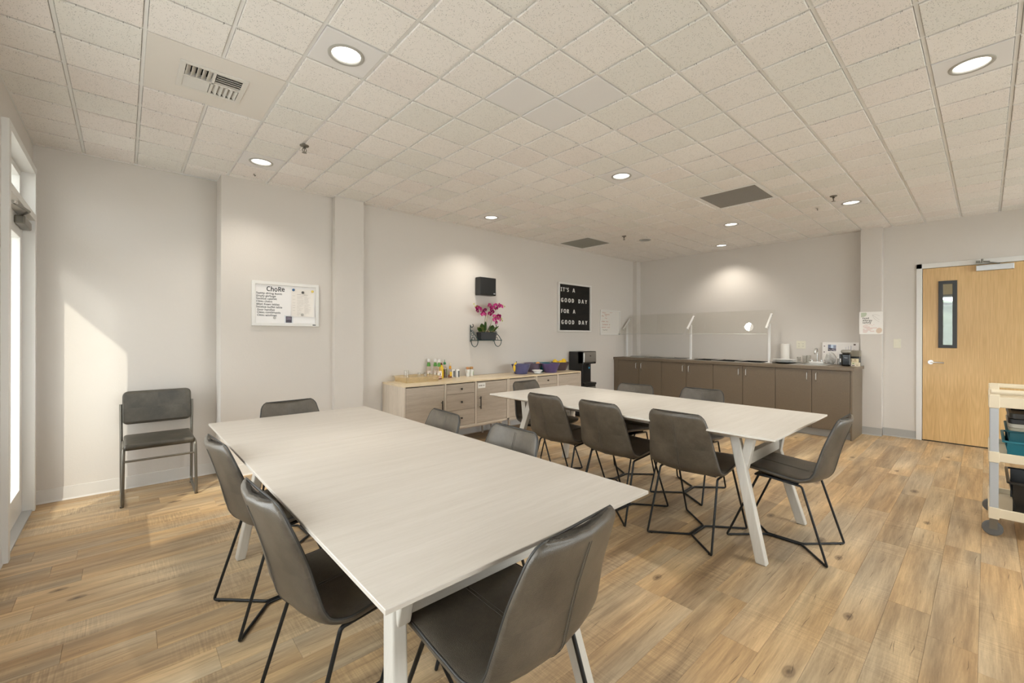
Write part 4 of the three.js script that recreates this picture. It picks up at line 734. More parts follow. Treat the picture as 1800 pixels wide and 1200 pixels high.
{
  // bowls
  const bowlG = (R, r, h) => lathe([[0.0001, 0.003], [r, 0.003], [r + 0.002, 0], [r + 0.006, 0.001], [lerp(r, R, 0.55), h * 0.5], [R - 0.003, h * 0.93], [R, h], [R + 0.006, h + 0.003], [R + 0.003, h + 0.006], [R - 0.004, h + 0.003], [R - 0.007, h * 0.93], [lerp(r, R, 0.55) - 0.004, h * 0.5], [r, 0.008], [0.0001, 0.007]], 48);
  const plastic = (r, g, b, tr = 0.45) => phys({ color: C(r, g, b), transmission: tr, thickness: 0, roughness: 0.42, ior: 1.45 });
  const bowl = (l, x, z, m, R = 0.132, r = 0.08, h = 0.125) => single('mixing_bowl', l, 'bowl', bowlG(R, r, h), m, [x, ST, z], 0, 'flared plastic fruit bowls on the second sideboard');
  bowl('blue-violet plastic bowl with a banana tip showing, leftmost of the bowls', 4.03, -4.30, plastic(0.17, 0.17, 0.36));
  bowl('smoky violet plastic bowl with an orange, behind the small white bowl', 4.375, -4.415, plastic(0.27, 0.21, 0.30));
  bowl('teal plastic bowl squeezed behind the violet bowls', 4.555, -4.405, plastic(0.01, 0.25, 0.29, 0.3), 0.128, 0.078, 0.122);
  bowl('violet plastic bowl of dark red fruit, in front of the teal bowl', 4.50, -4.185, plastic(0.19, 0.13, 0.32));
  bowl('dark brown bowl heaped with lemons beside the water dispenser', 4.905, -4.36, plastic(0.13, 0.085, 0.095, 0.3), 0.134, 0.08, 0.12);
  const fruitG = (R, sx = 1, sy = 1) => { const g = new THREE.SphereGeometry(R, 28, 20), p = g.attributes.position; for (let i = 0; i < p.count; i++) { const y = p.getY(i) / R, k = 1 + 0.18 * Math.max(0, Math.abs(y) - 0.86) * sy; p.setXYZ(i, p.getX(i), p.getY(i) * sx * k, p.getZ(i)); } g.computeVertexNormals(); return g; };
  const peel = dataTex(128, 128, (x, y) => { const v = 128 + 110 * (vnoise(x / 3, y / 3, 91, 42, 42) - 0.5); return [v, v, v]; }, false); peel.repeat.set(3, 2);
  const mLemon = std({ color: C(0.83, 0.53, 0.012), roughness: 0.42, bumpMap: peel, bumpScale: 0.0008 }), mOrange = std({ color: C(0.85, 0.36, 0.05), roughness: 0.45, bumpMap: peel, bumpScale: 0.0008 });
  const fruit = (n, l, c, m, x, y, z, R, el = 1, g) => { const o = thing(n, l, c, [x, ST + y, z], 0, g); const b = add(o, n + '_skin', fruitG(R, el, el), m); b.rotation.set(1.3 + x * 3, x * 11, 0.4); const tip = add(o, 'stem_end', cyl(0.003, 0.004, 0.004, 8).translate(0, R * el, 0), std({ color: C(0.16, 0.15, 0.04), roughness: 0.8 })); tip.rotation.copy(b.rotation); };
  const LG = 'lemons in the dark bowl';
  fruit('lemon', 'large lemon at the left rim of the dark bowl', 'lemon', mLemon, 4.832, 0.128, -4.40, 0.036, 1.1, LG); fruit('lemon', 'lemon low in the dark bowl, left of the middle pair', 'lemon', mLemon, 4.895, 0.113, -4.345, 0.034, 1.12, LG);
  fruit('lemon', 'lemon low in the dark bowl, right of the middle pair', 'lemon', mLemon, 4.935, 0.115, -4.315, 0.033, 1.1, LG); fruit('lemon', 'largest lemon at the right rim of the dark bowl', 'lemon', mLemon, 4.985, 0.128, -4.36, 0.041, 1.05, LG);
  fruit('lemon', 'lemon hidden at the back of the dark bowl', 'lemon', mLemon, 4.90, 0.105, -4.43, 0.035, 1.1, LG);
  fruit('orange', 'orange in the smoky violet bowl behind the white bowl', 'orange', mOrange, 4.425, 0.105, -4.36, 0.038);
  const mApple = phys({ color: C(0.14, 0.012, 0.02), roughness: 0.25 });
  for (const [i, x, z, y] of [[0, 4.465, -4.17, 0.047], [1, 4.535, -4.155, 0.047], [2, 4.505, -4.225, 0.05]]) { const o = thing('apple', ['dark red apple at the left inside the violet bowl', 'dark red apple at the right inside the violet bowl', 'dark red apple at the back inside the violet bowl'][i], 'apple', [x, ST + y, z], i, 'dark red apples in the violet bowl'); add(o, 'apple_skin', lathe([[0.0001, -0.03], [0.012, -0.034], [0.026, -0.026], [0.035, -0.004], [0.034, 0.016], [0.022, 0.031], [0.008, 0.029], [0.0001, 0.022]], 28), mApple); add(o, 'stem', tube([[0, 0.02, 0], [0.002, 0.032, 0], [0.006, 0.042, 0]], 0.0012, 0, 6), std({ color: C(0.08, 0.05, 0.02), roughness: 0.9 })); }
  const bn = thing('banana', 'yellow banana with dark tip standing in the leftmost bowl', 'banana', [3.965, ST + 0.03, -4.315], 0.3);
  const arc = []; for (let k = 0; k <= 12; k++) { const a = -0.5 + k / 12 * 1.5; arc.push([-0.06 + 0.12 * (1 - Math.cos(a)) - 0.01, 0.05 + 0.12 * Math.sin(a) * 0.75, 0.004]); }
  add(bn, 'banana_peel', tube(arc, (u) => 0.0175 * Math.min(1, 0.32 + 2.6 * Math.min(u, 1 - u)), 0, 10), std({ color: C(0.78, 0.52, 0.03), roughness: 0.5 }));
  add(bn, 'stem_end', tube([arc.at(-1), [arc.at(-1)[0] + 0.006, arc.at(-1)[1] + 0.014, 0.004]], 0.006, 0, 8), std({ color: C(0.05, 0.04, 0.02), roughness: 0.8 }));
  single('saucer', 'white saucer under the small white bowl', 'plate', lathe([[0.0001, 0.002], [0.045, 0.0], [0.05, 0.003], [0.084, 0.010], [0.086, 0.012], [0.083, 0.0125], [0.048, 0.007], [0.0001, 0.006]], 48), mPorcelain, [4.215, ST, -4.165]);
  single('small_bowl', 'small white flared bowl on a saucer in front of the fruit bowls', 'bowl', lathe([[0.0001, 0.003], [0.04, 0], [0.043, 0.003], [0.058, 0.026], [0.078, 0.04], [0.08, 0.042], [0.077, 0.0425], [0.054, 0.03], [0.038, 0.008], [0.0001, 0.007]], 48), mPorcelain, [4.215, ST + 0.0065, -4.165]);
}

// ---------- water dispenser ----------
{
  const t = thing('water_dispenser', 'tall black and stainless bottleless water dispenser by the sideboard', 'water dispenser', [5.495, 0, -4.40]), w = 0.165, zb = -0.15, zf = 0.15;
  const mSteel = std({ color: C(0.42, 0.40, 0.37), roughness: 0.3, metalness: 0.85 });
  add(t, 'cabinet', mg([rb(-w, w, 0.01, 1.03, zb, zf - 0.11, 0.008), rb(-w, w, 0.01, 0.50, zf - 0.12, zf - 0.012, 0.008), rb(-w, -w + 0.012, 0.5, 1.03, zf - 0.12, zf - 0.02, 0.004)]), mBlackPlastic);
  add(t, 'head', mg([rb(-w, w, 0.835, 1.035, zf - 0.12, zf - 0.004, 0.012)]), mBlackPlastic);
  const hp = add(t, 'head_panel', rb(-w + 0.004, w - 0.002, 0.858, 1.026, zf - 0.03, zf + 0.004, 0.02, 4), mSteel);
  add(hp, 'emblem', mg([rb(-0.012, 0.006, 0.955, 0.972, zf + 0.003, zf + 0.0055, 0.001), rb(0.009, 0.022, 0.955, 0.966, zf + 0.003, zf + 0.0055, 0.001)]), mBlackPlastic);
  add(t, 'spout', mg([cyl(0.012, 0.01, 0.035, 16).translate(-0.05, 0.82, zf - 0.07), cyl(0.012, 0.01, 0.035, 16).translate(0.05, 0.82, zf - 0.07)]), mBlackPlastic);
  add(t, 'lower_door', rb(-w + 0.006, w - 0.006, 0.04, 0.47, zf - 0.02, zf - 0.004, 0.006), mSteel);
  const dt = add(t, 'drip_tray', mg([rb(-w + 0.01, w - 0.01, 0.5, 0.535, zf - 0.13, zf + 0.012, 0.008)]), mBlackPlastic);
  const slots = []; for (let k = 0; k < 9; k++) slots.push(bx(-0.12 + k * 0.03, -0.105 + k * 0.03, 0.535, 0.538, zf - 0.11, zf)); add(dt, 'drip_grille', mg(slots), mPewter);
  add(t, 'sticker', rb(-0.105, -0.075, 0.735, 0.755, zf - 0.112, zf - 0.1085, 0.0005), std({ color: C(0.80, 0.62, 0.06), roughness: 0.5 }), 'small yellow sticker');
  add(t, 'sticker', mg([rb(0.1, 0.135, 0.75, 0.775, zf - 0.112, zf - 0.1085, 0.0005)]), std({ color: C(0.05, 0.33, 0.55), roughness: 0.5 }), 'small blue sticker');
  add(t, 'sticker', rb(-0.152, -0.135, 0.742, 0.79, zf - 0.112, zf - 0.1085, 0.0005), std({ color: C(0.45, 0.45, 0.44), roughness: 0.5 }), 'small grey sticker');
}
// ---------- buffet ----------
const BT = 0.9;
{
  const z0 = -4.565, z1 = -1.105, xf = 6.6, xb = XR - 0.002, n = 8, zs = -4.47, pitch = (z1 - zs) / n;
  const lam = dataTex(256, 256, (x, y) => { const v = 1 + 0.05 * (vnoise(x / 3, y / 3, 51) - 0.5); return [128 * v, 116 * v, 101 * v]; });
  const mLam = std({ map: lam, color: C(0.80, 0.75, 0.67), roughness: 0.42 }), mLamIn = std({ color: C(0.03, 0.026, 0.022), roughness: 0.7 });
  const t = thing('buffet_counter', 'long taupe laminate buffet with eight doors against the right wall', 'buffet', [6.97, 0, -2.84]);
  const X = (x) => x - 6.97, Z = (z) => z + 2.84;
  add(t, 'carcass', mg([bx(X(xf + 0.022), X(xb), 0.1, 0.858, Z(z0 + 0.002), Z(z1 - 0.02))]), mLamIn);
  add(t, 'end_panel', rb(X(xf), X(xb), 0.0, 0.86, Z(z1 - 0.02), Z(z1), 0.002), mLam);
  add(t, 'filler', rb(X(xf), X(xf + 0.02), 0.1, 0.86, Z(z0 + 0.002), Z(zs), 0.002), mLam);
  add(t, 'toe_kick', bx(X(6.668), X(6.68), 0, 0.1, Z(z0 + 0.002), Z(z1 - 0.02)), mBaseGrey);
  for (let k = 0; k < n; k++) {
    const a = zs + k * pitch + 0.0025, b = zs + (k + 1) * pitch - 0.0025 - (k === n - 1 ? 0.02 : 0);
    const d = add(t, 'door', rb(X(xf), X(xf + 0.02), 0.105, 0.855, Z(a), Z(b), 0.0015), mLam);
    const hz = Z(k % 2 === 0 ? b - 0.047 : a + 0.047);
    add(d, 'handle', tube([[X(xf), 0.815, hz], [X(xf - 0.028), 0.812, hz], [X(xf - 0.028), 0.722, hz], [X(xf), 0.719, hz]], 0.0055, 0.014, 10), mNickel);
  }
  const ctr = add(t, 'countertop', (() => {   // slab with openings for the wells and the sink
    const g = plate(rect(X(6.578), Z(z0 + 0.001), X(xb), Z(-1.085)), 0.04, 'xz', [rect(X(6.72), Z(-4.36), X(7.2), Z(-3.36)), rect(X(6.72), Z(-3.20), X(7.2), Z(-2.17)), rect(X(6.83), Z(-1.74), X(7.13), Z(-1.45))], 0.002);
    return uvBox(g.translate(0, BT - 0.04, 0));
  })(), mLam);
  const mSS = std({ color: C(0.56, 0.54, 0.50), roughness: 0.28, metalness: 0.9 });
  const well = (za, zb, cold) => {
    const rim = 0.022, g = [plate(rect(X(6.72 - rim), Z(za - rim), X(7.2 + rim), Z(zb + rim)), 0.006, 'xz', [rect(X(6.722), Z(za + 0.002), X(7.198), Z(zb - 0.002))], 0.002).translate(0, BT, 0)];
    g.push(bx(X(6.72), X(7.2), BT - 0.2, BT - 0.19, Z(za), Z(zb)), bx(X(6.72), X(6.724), BT - 0.19, BT, Z(za), Z(zb)), bx(X(7.196), X(7.2), BT - 0.19, BT, Z(za), Z(zb)), bx(X(6.72), X(7.2), BT - 0.19, BT, Z(za), Z(za + 0.004)), bx(X(6.72), X(7.2), BT - 0.19, BT, Z(zb - 0.004), Z(zb)));
    const w = add(t, cold ? 'cold_well' : 'hot_well', mg(g), mSS);
    const k = 3, s = (zb - za) / k;
    for (let i = 1; i < k; i++) add(w, 'divider_bar', rb(X(6.715), X(7.205), BT + 0.002, BT + 0.012, Z(za + i * s - 0.012), Z(za + i * s + 0.012), 0.003), mSS);
    for (let i = 0; i < k; i++) {
      const a = za + i * s + 0.014, b = za + (i + 1) * s - 0.014;
      if (cold) add(w, 'knob', mg([cyl(0.006, 0.006, 0.016, 12).translate(X(7.0), BT + 0.018, Z(a + 0.06)), cyl(0.012, 0.012, 0.006, 16).translate(X(7.0), BT + 0.028, Z(a + 0.06))]), mSS);
      else add(w, 'pan', mg([bx(X(6.73), X(7.19), BT - 0.1, BT - 0.095, Z(a), Z(b)), bx(X(6.73), X(6.735), BT - 0.095, BT + 0.006, Z(a), Z(b)), bx(X(7.185), X(7.19), BT - 0.095, BT + 0.006, Z(a), Z(b)), bx(X(6.73), X(7.19), BT - 0.095, BT + 0.006, Z(a), Z(a + 0.005)), bx(X(6.73), X(7.19), BT - 0.095, BT + 0.006, Z(b - 0.005), Z(b))]), mBlackPlastic);
    }
  };
  well(-4.36, -3.36, true); well(-3.20, -2.17, false);
  // sink with drainboard lip
  const sk = add(t, 'sink', mg([plate(rect(X(6.76), Z(-1.83), X(7.2), Z(-1.40)), 0.006, 'xz', [rect(X(6.84), Z(-1.73), X(7.12), Z(-1.46))], 0.002).translate(0, BT, 0), bx(X(6.83), X(7.13), BT - 0.16, BT - 0.154, Z(-1.74), Z(-1.45)), bx(X(6.83), X(6.834), BT - 0.154, BT, Z(-1.74), Z(-1.45)), bx(X(7.126), X(7.13), BT - 0.154, BT, Z(-1.74), Z(-1.45)), bx(X(6.83), X(7.13), BT - 0.154, BT, Z(-1.74), Z(-1.736)), bx(X(6.83), X(7.13), BT - 0.154, BT, Z(-1.454), Z(-1.45))]), mSS);
  add(sk, 'drain', cyl(0.03, 0.03, 0.004, 20).translate(X(6.98), BT - 0.152, Z(-1.595)), mChrome);
  // faucet
  const f = thing('faucet', 'chrome gooseneck faucet on a white base behind the sink', 'faucet', [7.165, BT + 0.006, -1.60]);
  add(f, 'faucet_base', rb(-0.028, 0.028, 0, 0.026, -0.085, 0.085, 0.01), mWhitePlastic);
  add(f, 'spout', tube([[0, 0.02, 0.01], [0, 0.17, 0.01], [-0.01, 0.205, 0.01], [-0.05, 0.215, 0.005], [-0.085, 0.195, 0.0], [-0.09, 0.15, 0.0]], 0.0085, 0.04, 12), mChrome);
  add(f, 'aerator', cyl(0.011, 0.0095, 0.02, 14).translate(-0.09, 0.14, 0.0), mChrome);
  for (const s of [-1, 1]) add(f, 'faucet_handle', mg([cyl(0.012, 0.016, 0.03, 16).translate(0, 0.036, s * 0.058), rb(-0.035, 0.008, 0.05, 0.06, s * 0.058 - 0.006, s * 0.058 + 0.006, 0.004)]), mChrome);
  // sneeze guard
  const sg = thing('sneeze_guard', 'clear sloping sneeze guard on three slim white posts', 'sneeze guard', [6.93, BT, -3.3]);
  const mPost = phys({ color: C(0.80, 0.79, 0.77), roughness: 0.35 }), lo = [-0.215, 0.405], hi = [0.165, 0.76], dx = hi[0] - lo[0], dy = hi[1] - lo[1], len = Math.hypot(dx, dy), ang = Math.atan2(dy, dx);
  const pz = [-4.505, -3.29, -2.125];
  pz.forEach((z, i) => {
    add(sg, 'post', mg([rb(-0.014, 0.014, 0.004, i === 0 ? 0.59 : 0.57, z + 3.3 - 0.014, z + 3.3 + 0.014, 0.004), rb(-0.045, 0.045, 0, 0.008, z + 3.3 - 0.045, z + 3.3 + 0.045, 0.003)]), mPost);
    add(sg, 'bracket', rb(-0.16, 0.16, -0.012, 0.012, -0.014, 0.014, 0.004).rotateZ(ang).translate(-0.008, 0.605, z + 3.3), mPost);
    for (const s of [-1, 1]) add(sg, 'screw', cyl(0.006, 0.006, 0.004, 12).rotateX(Math.PI / 2).translate(-0.008 + s * 0.13 * Math.cos(ang), 0.605 + s * 0.13 * Math.sin(ang), z + 3.3 + 0.016), mPewter);
  });
  for (const [a, b] of [[-4.55, -3.31], [-3.27, -2.095]]) {
    const nx = -Math.sin(ang) * 0.016, ny = Math.cos(ang) * 0.016, g = add(sg, 'glass_panel', new THREE.BoxGeometry(len, 0.006, b - a).rotateZ(ang).translate((lo[0] + hi[0]) / 2 + nx, (lo[1] + hi[1]) / 2 + ny, (a + b) / 2 + 3.3), glassOf(0.985, 0.985, 0.975, 0.0));
    add(g, 'polished_edge', new THREE.BoxGeometry(0.0035, 0.0064, b - a).rotateZ(ang).translate(lo[0] + nx, lo[1] + ny, (a + b) / 2 + 3.3), phys({ color: C(0.85, 0.86, 0.82), transmission: 0.5, thickness: 0, roughness: 0.3 }));
  }
  // crockery
  const dish = (R) => lathe([[0.0001, 0.003], [R * 0.6, 0.0], [R * 0.64, 0.003], [R * 0.97, 0.014], [R, 0.017], [R * 0.98, 0.0185], [R * 0.62, 0.008], [R * 0.0001, 0.007]], 56);
  const pd = dish(0.148);
  for (let k = 0; k < 4; k++) single('dinner_plate', ['black dinner plate at the bottom of the plate stack', 'white dinner plate, lowest white one of the stack', 'white dinner plate in the middle of the stack', 'white dinner plate on top of the stack'][k], 'plate', pd, k === 0 ? mBlackPlastic : mPorcelain, [6.945, BT + 0.0005 + [0, 0.013, 0.027, 0.041][k], -1.935], 0, 'dinner plates stacked on the buffet');
  single('side_plate', 'white plate lying between the plate stack and the sink', 'plate', dish(0.115), mPorcelain, [7.13, BT + 0.0005, -1.965 + 0.02]);
  scene.children.at(-1).position.set(7.2, BT + 0.0005, -1.90);
  const pt = thing('paper_towel_roll', 'white paper towel roll standing behind the plates', 'paper towels', [7.25, BT, -2.01]);
  const quilt = dataTex(128, 128, (x, y) => { const v = 150 + 60 * Math.sin((x + y) * 0.295) * Math.sin((x - y) * 0.295); return [v, v, v]; }, false); quilt.repeat.set(10, 10);
  add(pt, 'paper_roll', lathe([[0.02, 0.004], [0.056, 0.004], [0.058, 0.006], [0.058, 0.272], [0.056, 0.274], [0.02, 0.274]], 36), std({ color: C(0.80, 0.76, 0.70), roughness: 0.9, bumpMap: quilt, bumpScale: 0.001 })); add(pt, 'loose_sheet', plate([[0, 0], [0.055, 0.01], [0.06, 0.265], [0, 0.268]], 0.0012).rotateY(0.5).translate(0.01, 0.004, 0.055), mPaper); add(pt, 'core', lathe([[0.0185, 0.001], [0.02, 0.001], [0.02, 0.276], [0.0185, 0.276]], 24), std({ color: C(0.4, 0.3, 0.2), roughness: 0.9 }));
  const gl = lathe([[0.0001, 0.001], [0.024, 0], [0.026, 0.002], [0.033, 0.1], [0.0335, 0.102], [0.032, 0.102], [0.0245, 0.006], [0.0001, 0.006]], 28);
  [['clear plastic glass beside the faucet, leftmost of three', 7.235, -1.83], ['clear plastic glass beside the faucet, middle of three', 7.27, -1.765], ['clear plastic glass just left of the faucet', 7.25, -1.715]].forEach(([l, x, z], i) => single('drinking_glass', l, 'glass', gl, mClear, [x, BT + 0.0065, z], 0, 'clear glasses left of the faucet').scale.setScalar([0.8, 1, 1.05][i]));
  // clear bag of lids, canisters, tea boxes
  const bag = thing('plastic_bag', 'crumpled clear plastic bag of cups right of the faucet', 'bag', [7.24, BT + 0.0005, -1.455]);
  { const g = new THREE.IcosahedronGeometry(0.06, 5), p = g.attributes.position; for (let i = 0; i < p.count; i++) { const v = V(p.getX(i), p.getY(i), p.getZ(i)).normalize(), k = 0.85 + 0.45 * vnoise(v.x * 3.1 + 5, v.y * 3.1 + v.z * 4.3 + 9, 81); p.setXYZ(i, v.x * 0.055 * k, Math.max(0, v.y * 0.078 * k + 0.075), v.z * 0.058 * k); } g.computeVertexNormals(); add(bag, 'bag_film', g, phys({ color: C(0.88, 0.88, 0.87), transmission: 0.75, thickness: 0, roughness: 0.18, ior: 1.4 })); for (let k = 0; k < 3; k++) add(bag, 'cup_lid', lathe([[0.0001, 0.006], [0.036, 0.006], [0.04, 0], [0.041, 0.003], [0.037, 0.009], [0.0001, 0.009]], 24).rotateX(0.35).translate(0, 0.03 + k * 0.02, 0.004), mWhitePlastic); }
  const sh = thing('steel_shaker', 'small steel shaker with white lid left of the black canister', 'shaker', [7.20, BT, -1.345]); add(sh, 'shaker_body', lathe([[0.0001, 0], [0.023, 0], [0.025, 0.003], [0.0245, 0.082], [0.0255, 0.086], [0.0001, 0.087]], 26), mChrome); add(sh, 'lid', lathe([[0.0225, 0.086], [0.0225, 0.112], [0.019, 0.118], [0.0001, 0.119]], 24), mWhitePlastic);
  const can = thing('tall_canister', 'tall glossy black canister with grey lid at the buffet end', 'canister', [6.93, BT, -1.225]); add(can, 'canister_body', rb(-0.045, 0.045, 0, 0.165, -0.05, 0.05, 0.022, 4), phys({ color: C(0.008, 0.008, 0.008), roughness: 0.12 })); add(can, 'lid', rb(-0.047, 0.047, 0.165, 0.212, -0.052, 0.052, 0.02, 4), std({ color: C(0.29, 0.27, 0.23), roughness: 0.4, metalness: 0.4 })); add(can, 'print', mg([rb(-0.0465, -0.044, 0.108, 0.113, -0.012, -0.004, 0.001), rb(-0.0465, -0.044, 0.104, 0.112, 0.002, 0.008, 0.001), rb(-0.0465, -0.044, 0.106, 0.111, 0.014, 0.02, 0.001)]), mAlu);
  const cn = thing('square_canister', 'black canister with brown lid behind the tea boxes', 'canister', [7.16, BT, -1.185]); add(cn, 'canister_body', rb(-0.05, 0.05, 0, 0.12, -0.068, 0.068, 0.006), mBlackPlastic); add(cn, 'lid', rb(-0.052, 0.052, 0.12, 0.20, -0.07, 0.07, 0.006), std({ color: C(0.23, 0.20, 0.15), roughness: 0.5 }));
  const c3 = thing('small_canister', 'small dark canister with white label behind the tall canister', 'canister', [7.12, BT, -1.30]); add(c3, 'canister_body', rb(-0.035, 0.035, 0, 0.15, -0.028, 0.028, 0.006), mBlackPlastic); add(c3, 'label', rb(-0.0362, -0.034, 0.04, 0.09, -0.02, 0.02, 0.0005), mPaper);
  const bp = canvasTex(256, 128, (c, w, h) => { c.fillStyle = '#d9cba9'; c.fillRect(0, 0, w, h); c.fillStyle = '#7d5a3a'; c.fillRect(18, 26, 30, 34); c.fillRect(18, 76, 24, 24); c.fillRect(120, 30, 66, 20); c.fillStyle = '#a58a63'; c.fillRect(70, 84, 150, 7); c.fillRect(70, 98, 120, 6); });
  const bp2 = canvasTex(256, 128, (c, w, h) => { c.fillStyle = '#d6cbb2'; c.fillRect(0, 0, w, h); c.fillStyle = '#7f9c52'; c.beginPath(); c.ellipse(70, 30, 30, 16, 0, 0, 7); c.fill(); c.fillStyle = '#3c2c4e'; c.fillRect(30, 88, 74, 22); c.fillStyle = '#9a835a'; c.fillRect(150, 74, 60, 22); c.fillRect(126, 36, 110, 7); });
  const tea = (l, x, y, z, m, w) => { const b = single('tea_box', l, 'box', (() => { const g = rb(-0.032, 0.032, 0, 0.048, -w, w, 0.0015); const p = g.attributes.position, nn = g.attributes.normal, u = g.attributes.uv; for (let i = 0; i < p.count; i++) u.setXY(i, p.getZ(i) / (2 * w) + 0.5, p.getY(i) / 0.048); return g; })(), std({ map: m, roughness: 0.6 }), [x, y, z], 0.08, 'tea boxes stacked at the buffet end'); return b; };
  tea('beige tea box with green and purple print, lower of two', 6.975, BT + 0.0005, -1.135, bp2, 0.046); tea('beige tea box, upper of two in the stack', 6.99, BT + 0.0495, -1.148, bp, 0.04);
  // printed sheet leaning against the wall
  const poster = canvasTex(768, 512, (c, w, h) => {
    c.fillStyle = '#e8e3de'; c.fillRect(0, 0, w, h); c.strokeStyle = '#d2ccc8'; c.lineWidth = 4; c.strokeRect(3, 3, w - 6, h - 6); c.fillStyle = '#c9c2c0'; c.fillRect(92, 8, 3, h - 16);
    for (const y of [96, 236]) { c.fillStyle = '#5d4440'; c.beginPath(); c.ellipse(46, y, 16, 11, 0, 0, 7); c.fill(); }
    c.fillStyle = '#c6d3e2'; c.fillRect(124, 58, 176, 150); c.fillStyle = '#727a92'; c.fillRect(124, 58, 62, 90); c.fillStyle = '#8d93a6'; c.fillRect(240, 74, 60, 90); c.fillStyle = '#33313f'; c.fillRect(124, 140, 110, 68); c.fillStyle = '#5a5666'; c.fillRect(210, 150, 90, 58); c.fillStyle = '#d9d2cf'; for (let k = 0; k < 6; k++) c.fillRect(132 + k * 27, 158 + (k % 3) * 12, 12, 16);
    c.strokeStyle = '#b7b0ad'; c.lineWidth = 2; for (let k = 0; k < 9; k++) { c.beginPath(); c.moveTo(340 + k * 26, 40); c.lineTo(340 + k * 26, 300 + (k % 3) * 30); c.stroke(); }
    c.strokeStyle = '#6a6690'; c.lineWidth = 3; for (const [x, a, b] of [[500, 110, 170], [552, 90, 200], [600, 70, 240], [610, 90, 230], [668, 150, 230]]) { c.beginPath(); for (let y = a; y < b; y += 6) c.lineTo(x + ((y / 6) % 2) * 5, y); c.stroke(); }
    c.fillStyle = '#6b5850'; c.fillRect(660, 36, 42, 34);
  });
  const ps = single('printed_sheet', 'white printed sheet with a photo leaning on the wall behind the faucet', 'poster', (() => { const g = plate(rect(-0.205, 0, 0.205, 0.305), 0.0018), p = g.attributes.position, u = g.attributes.uv; for (let i = 0; i < p.count; i++) u.setXY(i, p.getX(i) / 0.41 + 0.5, p.getY(i) / 0.305); return g; })(), std({ map: poster, roughness: 0.5 }), [7.30, BT + 0.001, -1.362]);
  ps.rotation.set(0, -Math.PI / 2, 0); ps.rotation.order = 'YXZ'; ps.rotation.x = -0.1;
}

